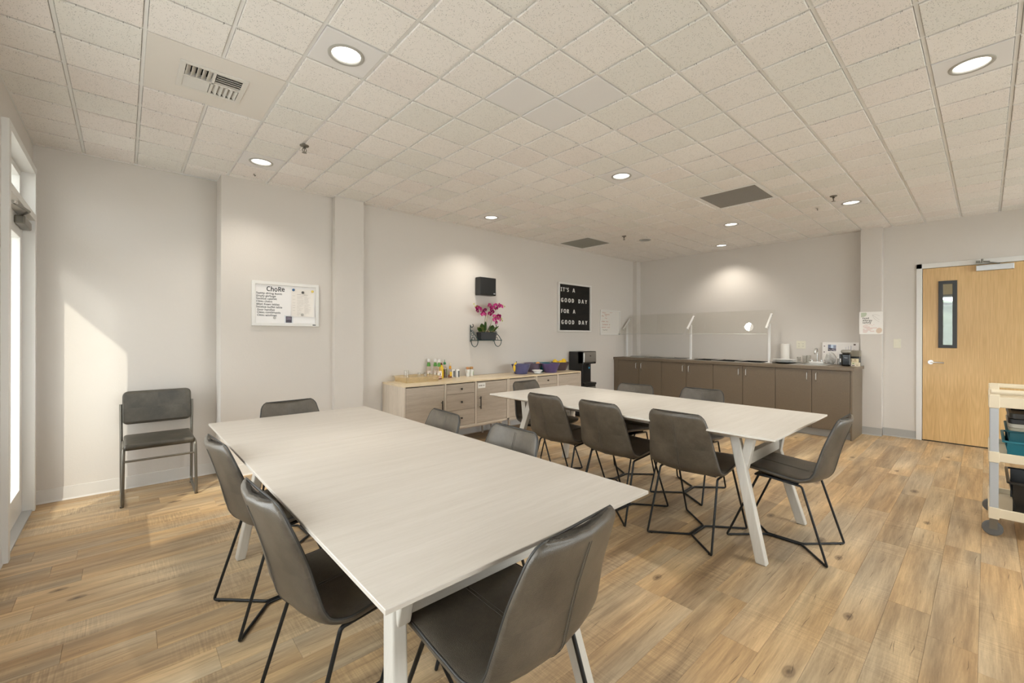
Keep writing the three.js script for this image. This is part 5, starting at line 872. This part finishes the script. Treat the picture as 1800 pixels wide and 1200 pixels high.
// ---------- things on the walls ----------
function flatUV(g, w, h, cx = 0, cy = 0) { const p = g.attributes.position, u = g.attributes.uv; for (let i = 0; i < p.count; i++) u.setXY(i, (p.getX(i) - cx) / w + 0.5, (p.getY(i) - cy) / h + 0.5); return g; }
const frameOf = (w, h, b, d) => plate(rect(-w / 2, -h / 2, w / 2, h / 2), d, 'xy', [rect(-w / 2 + b, -h / 2 + b, w / 2 - b, h / 2 - b)], 0.004);
function squiggle(c, x, y, w, seedN, amp = 3, step = 5) { c.beginPath(); for (let k = 0; k <= w; k += step) { const q = hash2(k, seedN, 5) - 0.5; if (hash2(Math.floor(k / 38), seedN, 9) > 0.86) { c.moveTo(x + k, y); continue; } c.lineTo(x + k, y + q * amp * 2); } c.stroke(); }
{ // chore whiteboard
  const cx = 1.163, cy = 1.577, W = 0.59, Hh = 0.42, z = ZA;
  const t = thing('whiteboard', 'white framed chore list whiteboard with black handwriting', 'whiteboard', [cx, cy, z]);
  add(t, 'frame', frameOf(W, Hh, 0.03, 0.024), mTrimWhite);
  const map = canvasTex(1024, 706, (c, w, h) => {
    c.fillStyle = '#e6e2df'; c.fillRect(0, 0, w, h); c.fillStyle = '#17150f'; c.textBaseline = 'alphabetic';
    const write = (s, x, y, px, sx = 1) => { c.save(); c.translate(x, y); c.scale(sx, 1); c.font = px + 'px sans-serif'; let q = 0; for (const ch of s) { const k = hash2(ch.charCodeAt(0), Math.round(q), 3) - 0.5; c.save(); c.translate(q, k * px * 0.08); c.rotate(k * 0.12); c.lineWidth = px * 0.06; c.strokeStyle = '#17150f'; c.strokeText(ch, 0, 0); c.fillText(ch, 0, 0); c.restore(); q += c.measureText(ch).width * 1.02; } c.restore(); };
    write('ChoRe', 178, 118, 112, 0.92);
    ['Sweep dining Room', 'Empty garbage', 'Sanitize cabinet', 'Clean chairs', 'Wipe down tables', 'Sanitize buffet table', 'Door handles', 'Clean condiments', 'Clean windows'].forEach((s, i) => write(s, 18 + (i > 5 ? 14 : 0), 178 + i * 50, 46, 1.0));
  });
  add(t, 'writing_surface', flatUV(plate(rect(-W / 2 + 0.028, -Hh / 2 + 0.028, W / 2 - 0.028, Hh / 2 - 0.028), 0.008), W - 0.056, Hh - 0.056), phys({ map, roughness: 0.3 }));
  add(t, 'maker_plate', rb(W / 2 - 0.062, W / 2 - 0.032, -Hh / 2 + 0.011, -Hh / 2 + 0.02, 0.0235, 0.0255, 0.0008), mBlackPlastic, 'small black plate on the frame');
  const sheet = canvasTex(384, 496, (c, w, h) => { c.fillStyle = '#e9e3dc'; c.fillRect(0, 0, w, h); c.strokeStyle = '#8f8a84'; c.lineWidth = 4; squiggle(c, 96, 92, 70, 1, 2, 4); squiggle(c, 220, 98, 66, 2, 2, 4); c.lineWidth = 1.6; c.strokeStyle = '#aaa49d'; for (let k = 0; k < 30; k++) { squiggle(c, 96, 120 + k * 12, 60 + 70 * hash2(k, 1, 7), k, 2, 4); squiggle(c, 224, 124 + k * 11, 50 + 70 * hash2(k, 2, 7), k + 40, 2, 4); } c.lineWidth = 3; for (const y of [120, 186, 246, 292, 334, 386, 440]) squiggle(c, 22, y, 44, y, 2, 4); });
  const sg = new THREE.PlaneGeometry(0.205, 0.268, 14, 14), p = sg.attributes.position; for (let i = 0; i < p.count; i++) { const u = p.getX(i) / 0.1025, v = p.getY(i) / 0.134; p.setZ(i, 0.012 * Math.max(0, u) ** 2 * Math.max(0, -v + 0.6) + 0.006 * Math.max(0, -u) ** 2 * Math.max(0, -v)); } sg.computeVertexNormals();
  const back = sg.clone().translate(0, 0, -0.0006); back.index.array.reverse(); back.computeVertexNormals();
  single('schedule_sheet', 'curling white printed schedule sheet pinned on the chore whiteboard', 'paper', mg([sg, back]), std({ map: sheet, roughness: 0.8 }), [1.306, 1.597, z + 0.0105]);
  const mag = lathe([[0.0001, 0.008], [0.011, 0.0075], [0.0125, 0.004], [0.012, 0], [0.0001, 0]], 24).rotateX(Math.PI / 2), MG = 'round magnets on the chore whiteboard';
  for (const [l, x, y, c, tr] of [['blue round magnet at the upper left of the schedule sheet', 1.221, 1.722, C(0.02, 0.10, 0.25)], ['yellow magnet at the upper right of the schedule sheet', 1.396, 1.718, C(0.72, 0.55, 0.12)], ['dark grey magnet at the top middle of the schedule sheet', 1.306, 1.702, C(0.06, 0.055, 0.05)], ['clear grey magnet at the bottom of the schedule sheet', 1.302, 1.482, C(0.42, 0.40, 0.37)], ['clear grey magnet under the chore list', 1.058, 1.447, C(0.45, 0.43, 0.40)]])
    single('magnet', l, 'magnet', mag, phys({ color: c, roughness: 0.25 }), [x, y, z + 0.0105 + (Math.abs(x - 1.306) < 0.1 && y > 1.47 ? 0.004 : -0.002)], 0, MG);
  const sq = thing('framed_note', 'small square dark purple note in a silver frame on the whiteboard', 'magnet', [1.181, 1.432, z + 0.0085]); add(sq, 'note_frame', frameOf(0.075, 0.08, 0.011, 0.007), mAlu);
  add(sq, 'note_print', flatUV(plate(rect(-0.028, -0.031, 0.028, 0.031), 0.004), 0.056, 0.062), std({ map: canvasTex(128, 128, (c, w, h) => { c.fillStyle = '#3d3040'; c.fillRect(0, 0, w, h); c.strokeStyle = '#b7aab6'; c.lineWidth = 7; squiggle(c, 14, 30, 100, 3, 4, 6); squiggle(c, 14, 56, 100, 4, 4, 6); c.lineWidth = 14; c.strokeStyle = '#ddd2d8'; squiggle(c, 14, 92, 100, 5, 6, 9); }), roughness: 0.4 }));
}
{ // loudspeaker
  const t = thing('loudspeaker', 'black box loudspeaker mounted high on the wall above the flowers', 'speaker', [3.568, 1.933, ZA]);
  add(t, 'cabinet', rb(-0.132, 0.136, -0.118, 0.118, 0.012, 0.118, 0.006), mBlackPlastic); add(t, 'wall_bracket', bx(-0.05, 0.05, -0.06, 0.06, 0, 0.014), mBlackPlastic);
  const cloth = dataTex(64, 64, (x, y) => { const v = ((x >> 1) + (y >> 1)) % 2 ? 200 : 90; return [v, v, v]; }, false); cloth.repeat.set(24, 24);
  add(t, 'grille', uvBox(rb(-0.126, 0.132, -0.112, 0.112, 0.112, 0.124, 0.005)), std({ color: C(0.012, 0.012, 0.012), roughness: 0.85, bumpMap: cloth, bumpScale: 0.001 })); add(t, 'badge', rb(0.088, 0.118, -0.098, -0.086, 0.1235, 0.1255, 0.0008), mAlu);
}
{ // scrolled iron shelf
  const t = thing('wall_shelf', 'green wrought iron wall shelf with scrolled ends', 'shelf', [3.558, 1.22, ZA]), mIron = std({ color: C(0.035, 0.075, 0.072), roughness: 0.5, metalness: 0.3 });
  const spiral = (cz, cy, r0, r1, a0, a1, n = 22) => Array.from({ length: n + 1 }, (_, k) => { const a = lerp(a0, a1, k / n), r = lerp(r0, r1, k / n); return [cz + r * Math.cos(a), cy + r * Math.sin(a)]; });
  for (const s of [-1, 1]) {
    const x = s * 0.196, P = (list) => list.map(([zz, yy]) => [x, yy, zz]);
    const outer = [...spiral(0.05, 0.20, 0.008, 0.042, 7.3, 3.14 - 0.001, 18), [0.008, 0.14], [0.05, 0.105], [0.12, 0.06], [0.168, 0.01], ...spiral(0.10, -0.012, 0.072, 0.072, 0.2, -3.5, 14)];
    const b = add(t, 'scroll_bracket', mg([tube(P(outer), 0.0048, 0, 8), tube(P([[0.006, -0.02], [0.006, 0.2]]), 0.0048, 0, 8), tube(P([[0.006, 0.0], [0.185, 0.0]]), 0.0048, 0, 8)]), mIron);
    add(b, 'inner_scroll', mg([tube(P([[0.006, 0.11], [0.03, 0.122], ...spiral(0.045, 0.085, 0.042, 0.008, 1.4, -4.6, 18)]), 0.004, 0, 7), tube(P([[0.1, 0.002], ...spiral(0.062, 0.012, 0.04, 0.01, 0.0, 4.4, 16)]), 0.004, 0, 7)]), mIron);
  }
  add(t, 'shelf_slat', rb(-0.198, 0.198, -0.004, 0.002, 0.012, 0.17, 0.002), mIron);
  // orchid
  const o = thing('orchid', 'magenta orchid sprays in a black rectangular pot on the iron shelf', 'plant', [3.558, 1.2225, -4.465]);
  add(o, 'pot', (() => { const g = new RoundedBoxGeometry(0.262, 0.105, 0.105, 3, 0.008), p = g.attributes.position; for (let i = 0; i < p.count; i++) { const k = 1 - 0.06 * (0.5 - p.getY(i) / 0.105); p.setXYZ(i, p.getX(i) * k, p.getY(i), p.getZ(i) * k); } g.computeVertexNormals(); return g.translate(0, 0.0525, 0); })(), std({ color: C(0.022, 0.024, 0.026), roughness: 0.55 }));
  add(o, 'moss', (() => { const g = new THREE.PlaneGeometry(0.24, 0.09, 24, 10).rotateX(-Math.PI / 2), p = g.attributes.position; for (let i = 0; i < p.count; i++) p.setY(i, 0.104 + 0.02 * vnoise(p.getX(i) * 60, p.getZ(i) * 60, 7)); g.computeVertexNormals(); return g; })(), std({ color: C(0.42, 0.34, 0.18), roughness: 1 })).userData.kind = 'stuff';
  const leafG = (L, w, bend, twist) => { const g = new THREE.PlaneGeometry(1, 1, 10, 16), p = g.attributes.position; for (let i = 0; i < p.count; i++) { const u = p.getX(i) * 2, v = p.getY(i) + 0.5, ww = w * Math.sin(Math.PI * clamp(v * 0.9 + 0.08, 0, 1)) ** 0.7; p.setXYZ(i, u * ww, L * v * (1 - 0.25 * bend * v), bend * L * v * v * 0.7 + 0.25 * ww * u * u - 0.0001); } g.rotateY(twist); g.computeVertexNormals(); const b = g.clone(); b.index.array.reverse(); b.computeVertexNormals(); return mg([g, b]); };
  const mLeaf = phys({ color: C(0.055, 0.13, 0.025), roughness: 0.4 });
  [[-0.07, 0.13, 0.036, 0.25, -0.5, 0.2], [-0.045, 0.15, 0.034, 0.1, 0.3, -0.05], [0.0, 0.135, 0.03, 0.2, 0.9, -0.35], [0.06, 0.11, 0.036, 0.35, -0.2, -0.25], [0.085, 0.14, 0.04, 0.4, 0.8, -0.6], [-0.09, 0.11, 0.03, 0.5, -1.1, 0.5]].forEach(([x, L, w, b, tw, lean]) => add(o, 'leaf', leafG(L, w, b, tw).rotateZ(lean).translate(x, 0.1, 0.01), mLeaf));
  const mStem = std({ color: C(0.24, 0.26, 0.06), roughness: 0.6 });
  const stems = [[[-0.03, 0.1, 0], [-0.045, 0.22, 0.01], [-0.02, 0.33, 0.0], [-0.1, 0.40, 0.03], [-0.2, 0.445, 0.035]], [[0.0, 0.1, 0], [0.01, 0.25, -0.01], [0.03, 0.36, 0.0], [0.1, 0.43, 0.03], [0.26, 0.465, 0.03]], [[0.04, 0.1, 0], [0.06, 0.22, 0.02], [0.1, 0.31, 0.04], [0.2, 0.29, 0.05], [0.235, 0.26, 0.05]]].map((s) => new THREE.CatmullRomCurve3(s.map((q) => V(...q))));
  stems.forEach((c) => add(o, 'stem', tube(c.getPoints(28), 0.0028, 0, 7), mStem));
  for (const [x0, x1] of [[-0.14, -0.2], [-0.11, -0.09], [0.12, 0.17]]) add(o, 'aerial_root', tube(new THREE.CatmullRomCurve3([V(x0 * 0.6, 0.105, 0.03), V(x0, 0.17, 0.05), V(x1, 0.15, 0.06)]).getPoints(10), 0.002, 0, 6), mStem);
  const petal = (L, w, cup) => { const g = new THREE.CircleGeometry(0.5, 14), p = g.attributes.position; for (let i = 0; i < p.count; i++) { const x = p.getX(i) * 2, y = p.getY(i) + 0.5; p.setXYZ(i, x * w * (0.55 + 0.45 * Math.sin(y * 2.6)), y * L, cup * (x * x * 0.4 + y * y) * L - 0.2 * L * y); } g.computeVertexNormals(); const b = g.clone(); b.index.array.reverse(); b.computeVertexNormals(); return mg([g, b]); };
  const flowerG = mg([...[0, 2.1, 4.2].map((a) => petal(0.034, 0.011, 0.25).rotateZ(a)), ...[1.15, -1.15].map((a) => petal(0.036, 0.018, 0.2).rotateZ(a).translate(0, 0, 0.003))]);
  const lipG = mg([petal(0.018, 0.008, -0.8).rotateZ(Math.PI).translate(0, 0, 0.006), new THREE.SphereGeometry(0.0045, 10, 8).translate(0, 0, 0.008)]);
  const mPet = [[0.62, 0.03, 0.27], [0.50, 0.015, 0.22], [0.72, 0.10, 0.36]].map(([r, g, b]) => phys({ color: C(r, g, b), roughness: 0.6, transmission: 0.15, thickness: 0 })), mLip = std({ color: C(0.80, 0.45, 0.52), roughness: 0.6 });
  seed = 333;
  [[-0.172, 0.425], [-0.185, 0.38], [-0.12, 0.385], [-0.096, 0.337], [-0.055, 0.395], [-0.05, 0.34], [-0.15, 0.41], [-0.08, 0.365], [0.029, 0.455], [0.07, 0.425], [0.072, 0.378], [0.023, 0.347], [0.115, 0.468], [0.14, 0.42], [0.19, 0.475], [0.215, 0.455], [0.165, 0.445], [0.105, 0.27], [0.177, 0.317], [0.134, 0.23], [0.11, 0.316], [0.145, 0.285], [0.045, 0.40], [0.19, 0.28]].forEach(([x, y], i) => {
    const f = add(o, 'flower', flowerG, mPet[i % 3]); f.position.set(x, y, 0.03 + rr(-0.012, 0.025)); f.rotation.set(rr(-0.5, 0.4), rr(-0.6, 0.6), rr(-0.6, 0.6)); f.scale.setScalar(rr(0.85, 1.15)); add(f, 'flower_lip', lipG, mLip);
  });
  [[-0.235, 0.465], [-0.207, 0.44], [0.253, 0.47], [0.285, 0.457], [0.234, 0.29], [0.245, 0.262]].forEach(([x, y]) => add(o, 'bud', new THREE.SphereGeometry(0.009, 12, 10).scale(1, 1.35, 1).translate(x, y, 0.035), std({ color: C(0.52, 0.50, 0.16), roughness: 0.6 })));
}
{ // letter board
  const cx = 5.468, cy = 1.738, W = 0.825, Hh = 0.785, t = thing('letter_board', 'black felt letter board reading its a good day for a good day', 'sign', [cx, cy, ZA]);
  add(t, 'frame', frameOf(W, Hh, 0.026, 0.042), mTrimWhite);
  const felt = dataTex(64, 256, (x, y) => { const g = (y % 8) < 2 ? 0.5 : 1, v = 1 + 0.5 * (vnoise(x / 9, y / 9, 5) - 0.5); return [34 * g * v, 31 * g * v, 27 * g * v]; });
  felt.repeat.set(1 / W, 1.6);
  add(t, 'felt_panel', uvBox(bx(-W / 2 + 0.024, W / 2 - 0.024, -Hh / 2 + 0.024, Hh / 2 - 0.024, 0, 0.018)), std({ map: felt, color: C(0.75, 0.75, 0.75), roughness: 0.95 }));
  const font = await new FontLoader().loadAsync('fonts/droid/droid_sans_bold.typeface.json'), mL = std({ color: C(0.80, 0.79, 0.76), roughness: 0.45 }), cache = {};
  const fit = [["IT'S A", -0.345, 0.253, 0.345], ['GOOD DAY', -0.338, 0.083, 0.655], ['FOR A', -0.334, -0.092, 0.345], ['GOOD DAY', -0.33, -0.268, 0.655]];
  for (const [s, x0, y0, wide] of fit) {
    const size = 0.064, adv = [...s].map((ch) => { if (ch === ' ') return 0.052; const g = cache[ch] ??= (() => { const q = new TextGeometry(ch, { font, size, depth: 0.004, curveSegments: 5, bevelEnabled: false }); q.computeBoundingBox(); q.translate(-q.boundingBox.min.x, 0, 0); q.computeBoundingBox(); return q; })(); return g.boundingBox.max.x; });
    const gap = (wide - adv.reduce((a, b) => a + b, 0)) / (s.length - 1); let x = x0;
    [...s].forEach((ch, i) => { if (ch !== ' ') add(t, 'letter', cache[ch], mL).position.set(x, y0, 0.018); x += adv[i] + gap; });
  }
}
{ // small whiteboard with red notes
  const cx = 6.475, cy = 1.52, W = 0.60, Hh = 0.44, t = thing('whiteboard', 'small white framed board with red handwriting beside the letter board', 'whiteboard', [cx, cy, ZA]);
  add(t, 'frame', frameOf(W, Hh, 0.02, 0.02), mTrimWhite);
  const map = canvasTex(640, 470, (c, w, h) => { c.fillStyle = '#dcd8d1'; c.fillRect(0, 0, w, h); c.lineWidth = 5; c.strokeStyle = '#b4684c'; for (const [x, y, l, s] of [[40, 36, 120, 1], [120, 70, 180, 2], [20, 104, 80, 3], [150, 98, 50, 4], [14, 146, 200, 5], [20, 214, 230, 6], [50, 280, 260, 7], [24, 336, 280, 8]]) squiggle(c, x, y, l, s, 9, 7); c.strokeStyle = '#c98d76'; squiggle(c, 300, 30, 90, 12, 9, 8); c.strokeStyle = '#4b463f'; squiggle(c, 26, 390, 200, 9, 8, 7); });
  add(t, 'writing_surface', flatUV(plate(rect(-W / 2 + 0.018, -Hh / 2 + 0.018, W / 2 - 0.018, Hh / 2 - 0.018), 0.008), W - 0.036, Hh - 0.036), phys({ map, roughness: 0.3 })); add(t, 'maker_plate', rb(W / 2 - 0.05, W / 2 - 0.022, -Hh / 2 + 0.006, -Hh / 2 + 0.016, 0.0195, 0.0215, 0.0008), mBlackPlastic);
}
{ // poster on the pilaster, switch, outlet
  const map = canvasTex(512, 620, (c, w, h) => {
    c.fillStyle = '#efebe6'; c.fillRect(0, 0, w, h); c.fillStyle = '#c3cbb4'; c.beginPath(); c.moveTo(40, 20); c.lineTo(150, 20); c.bezierCurveTo(190, 60, 150, 130, 90, 140); c.lineTo(40, 150); c.fill();
    c.fillStyle = '#38362f'; c.font = 'bold 62px sans-serif'; c.fillText('Food', 70, 200); c.fillText('Allergy', 74, 262); c.fillText('Safety', 74, 322);
    c.strokeStyle = '#b0aba2'; c.lineWidth = 4; c.beginPath(); c.moveTo(290, 90); c.quadraticCurveTo(370, 60, 440, 120); c.moveTo(290, 90); c.lineTo(440, 230); c.moveTo(290, 90); c.quadraticCurveTo(330, 240, 440, 280); c.stroke();
    c.strokeStyle = '#cf7f74'; c.lineWidth = 7; for (let k = 0; k < 8; k++) { c.strokeStyle = k < 2 ? '#dfaea8' : '#cb7b6c'; squiggle(c, 84, 358 + k * 30, 250 - 40 * (k % 3) + (k === 3 ? 60 : 0) - (k > 6 ? 120 : 0), k + 20, 2, 6); }
    c.fillStyle = '#dcc6b2'; c.beginPath(); c.ellipse(430, 520, 62, 78, 0.3, 0, 7); c.fill();
  });
  const g = new THREE.PlaneGeometry(0.242, 0.292, 20, 24), p = g.attributes.position; for (let i = 0; i < p.count; i++) { const u = p.getX(i) / 0.121, v = p.getY(i) / 0.146; p.setZ(i, 0.001 + 0.004 * Math.max(0, Math.abs(u) - 0.7) * (1 + Math.sin(v * 9)) + 0.004 * Math.max(0, -v - 0.8) * (1 + Math.sin(u * 14))); } g.computeVertexNormals();
  const b = g.clone().translate(0, 0, -0.0005); b.index.array.reverse(); b.computeVertexNormals();
  const o = single('allergy_poster', 'white Food Allergy Safety poster taped to the pilaster', 'poster', mg([g, b]), std({ map, roughness: 0.6 }), [7.2205, 1.462, -1.018]); o.rotation.y = -Math.PI / 2;
  const sw = thing('light_switch', 'ivory paddle light switch between the pilaster and the wooden door', 'switch', [XR, 1.197, -0.772], -Math.PI / 2); add(sw, 'switch_plate', rb(-0.036, 0.036, -0.059, 0.059, 0, 0.006, 0.003), mIvory); add(sw, 'paddle', rb(-0.017, 0.017, -0.034, 0.034, 0.004, 0.0105, 0.003).rotateX(0.03), mIvory); for (const s of [-1, 1]) add(sw, 'screw', cyl(0.003, 0.003, 0.002, 10).rotateX(Math.PI / 2).translate(0, s * 0.048, 0.0065), mIvory);
  const ou = thing('wall_outlet', 'ivory double outlet plate above the buffet near the paper towel', 'outlet', [XR, 1.16, -1.83], -Math.PI / 2); add(ou, 'outlet_plate', rb(-0.058, 0.058, -0.057, 0.057, 0, 0.006, 0.003), mIvory);
  for (const x of [-0.025, 0.025]) { const r = add(ou, 'receptacle', rb(x - 0.0165, x + 0.0165, -0.034, 0.034, 0.004, 0.009, 0.004), mIvory); const q = []; for (const y of [-0.018, 0.018]) q.push(bx(x - 0.008, x - 0.006, y - 0.004, y + 0.005, 0.0085, 0.0094), bx(x + 0.006, x + 0.008, y - 0.004, y + 0.005, 0.0085, 0.0094), cyl(0.002, 0.002, 0.001, 10).rotateX(Math.PI / 2).translate(x, y - 0.009, 0.009)); add(r, 'slot', mg(q), mDark); }
}

// ---------- utility trolley at the right edge ----------
{
  const x0 = 4.15, x1 = 4.74, z0 = 0.008, z1 = 0.98, t = thing('utility_trolley', 'beige three-shelf utility trolley with grey uprights at the right edge', 'trolley', [(x0 + x1) / 2, 0, (z0 + z1) / 2]);
  const w = (x1 - x0) / 2, d = (z1 - z0) / 2, mBeige = std({ color: C(0.76, 0.66, 0.49), roughness: 0.45 }), mGreyU = std({ color: C(0.46, 0.475, 0.49), roughness: 0.4 });
  const shelf = (y0, y1) => { const h = plate(roundRect(2 * w, 2 * d, 0.03), y1 - y0, 'xz', [new THREE.Path(roundRect(2 * w - 0.03, 2 * d - 0.03, 0.02).getPoints(5))], 0.004).translate(0, y0, 0); return mg([h, rb(-w + 0.012, w - 0.012, y0 + 0.012, y0 + 0.026, -d + 0.012, d - 0.012, 0.003)]); };
  add(t, 'shelf', shelf(0.832, 0.90), mBeige); add(t, 'shelf', shelf(0.484, 0.540), mBeige); add(t, 'shelf', shelf(0.123, 0.183), mBeige);
  for (const sx of [-1, 1]) for (const sz of [-1, 1]) {
    const px = sx * (w - 0.018), pz = sz * (d - 0.026);
    add(t, 'upright', mg([rb(px - 0.017, px + 0.017, 0.18, 0.485, pz - 0.02, pz + 0.02, 0.004), rb(px - 0.017, px + 0.017, 0.54, 0.835, pz - 0.02, pz + 0.02, 0.004)]), mGreyU);
    for (const [a, b] of [[0.112, 0.186], [0.476, 0.546], [0.826, 0.91]]) add(t, 'collar', rb(px - 0.021, px + 0.021, a, b, pz - 0.024, pz + 0.024, 0.004), mBeige);
    const c = add(t, 'caster', mg([bx(px - 0.018, px + 0.018, 0.092, 0.114, pz - 0.018, pz + 0.018), bx(px - 0.017, px - 0.013, 0.045, 0.1, pz - 0.02, pz + 0.016), bx(px + 0.013, px + 0.017, 0.045, 0.1, pz - 0.02, pz + 0.016)]), mPewter);
    add(c, 'wheel', lathe([[0.0001, -0.011], [0.03, -0.011], [0.044, -0.0105], [0.048, -0.005], [0.048, 0.005], [0.044, 0.0105], [0.03, 0.011], [0.0001, 0.011]], 30).rotateZ(Math.PI / 2).translate(px, 0.048, pz - 0.006), std({ color: C(0.14, 0.14, 0.135), roughness: 0.8 }));
  }
  add(t, 'handle_rail', mg([tube([[-w + 0.014, 0.93, d - 0.03], [-w + 0.014, 0.93, -d + 0.016]], 0.016, 0, 10), rb(-w, -w + 0.03, 0.914, 0.947, -d + 0.006, d - 0.006, 0.012, 3), rb(w - 0.03, w, 0.914, 0.947, -d + 0.006, d - 0.006, 0.012, 3), rb(-w + 0.004, -w + 0.036, 0.90, 0.92, -d + 0.008, -d + 0.05, 0.003), rb(w - 0.036, w - 0.004, 0.90, 0.92, -d + 0.008, -d + 0.05, 0.003), rb(w - 0.034, w, 0.90, 0.945, -d + 0.002, -d + 0.055, 0.006)]), mBeige);
  const tub = (n, l, c, m, y, h, wd, dz, cx, cz, taper = 0.02) => {
    const g = [], W = wd / 2, D = dz / 2; g.push(bx(-W + taper, W - taper, 0, 0.005, -D + taper, D - taper));
    for (const s of [-1, 1]) g.push(slant([0, 0, s * (D - taper)], [0, h, s * D], 2 * W - taper, 0.004, 0.001), slant([s * (W - taper), 0, 0], [s * W, h, 0], 0.004, 2 * D - taper, 0.001));
    const o = thing(n, l, c, [cx, y, cz]); add(o, 'tub_shell', mg(g), m); add(o, 'tub_rim', plate(roundRect(wd + 0.024, dz + 0.024, 0.025), 0.012, 'xz', [new THREE.Path(roundRect(wd - 0.006, dz - 0.006, 0.015).getPoints(5))], 0.003).translate(0, h - 0.008, 0), m); return o;
  };
  const cx = 4.455, cz = 0.47, mTeal = std({ color: C(0.012, 0.155, 0.205), roughness: 0.5 }), mTub = phys({ color: C(0.009, 0.009, 0.009), roughness: 0.35 });
  tub('bus_tub', 'deep black bus tub on the bottom trolley shelf', 'tub', mTub, 0.150, 0.20, 0.48, 0.78, cx, cz + 0.02, 0.03);
  tub('teal_tub', 'teal plastic tub, lower of two nested on the middle trolley shelf', 'tub', mTeal, 0.511, 0.10, 0.48, 0.80, cx, cz + 0.01); tub('teal_tub', 'darker teal plastic tub, upper of two nested on the middle trolley shelf', 'tub', std({ color: C(0.008, 0.095, 0.12), roughness: 0.55 }), 0.525, 0.155, 0.455, 0.77, cx + 0.006, cz + 0.01, 0.012);
  const sheetTray = (l, y, m, h, k) => { const o = thing('serving_tray', l, 'tray', [cx + 0.004 * k, y, cz + 0.01], 0.01 * k, 'trays stacked on the teal tubs'); add(o, 'tray_base', rb(-0.23, 0.23, 0, 0.006, -0.37, 0.37, 0.002), m); add(o, 'tray_rim', plate(roundRect(0.49, 0.77, 0.03), h, 'xz', [new THREE.Path(roundRect(0.456, 0.736, 0.02).getPoints(5))], 0.003), m); };
  sheetTray('olive grey serving tray, lowest of the trays on the trolley', 0.683, std({ color: C(0.30, 0.285, 0.22), roughness: 0.5 }), 0.02, 0); sheetTray('pale grey rimmed tray between olive and black trays', 0.704, std({ color: C(0.44, 0.42, 0.36), roughness: 0.5 }), 0.025, 1); sheetTray('black serving tray under the top black tray', 0.73, mTub, 0.03, -1); sheetTray('black serving tray, topmost on the trolley middle shelf', 0.762, std({ color: C(0.03, 0.027, 0.022), roughness: 0.4 }), 0.034, 1);
}
renderer.render(scene, camera);
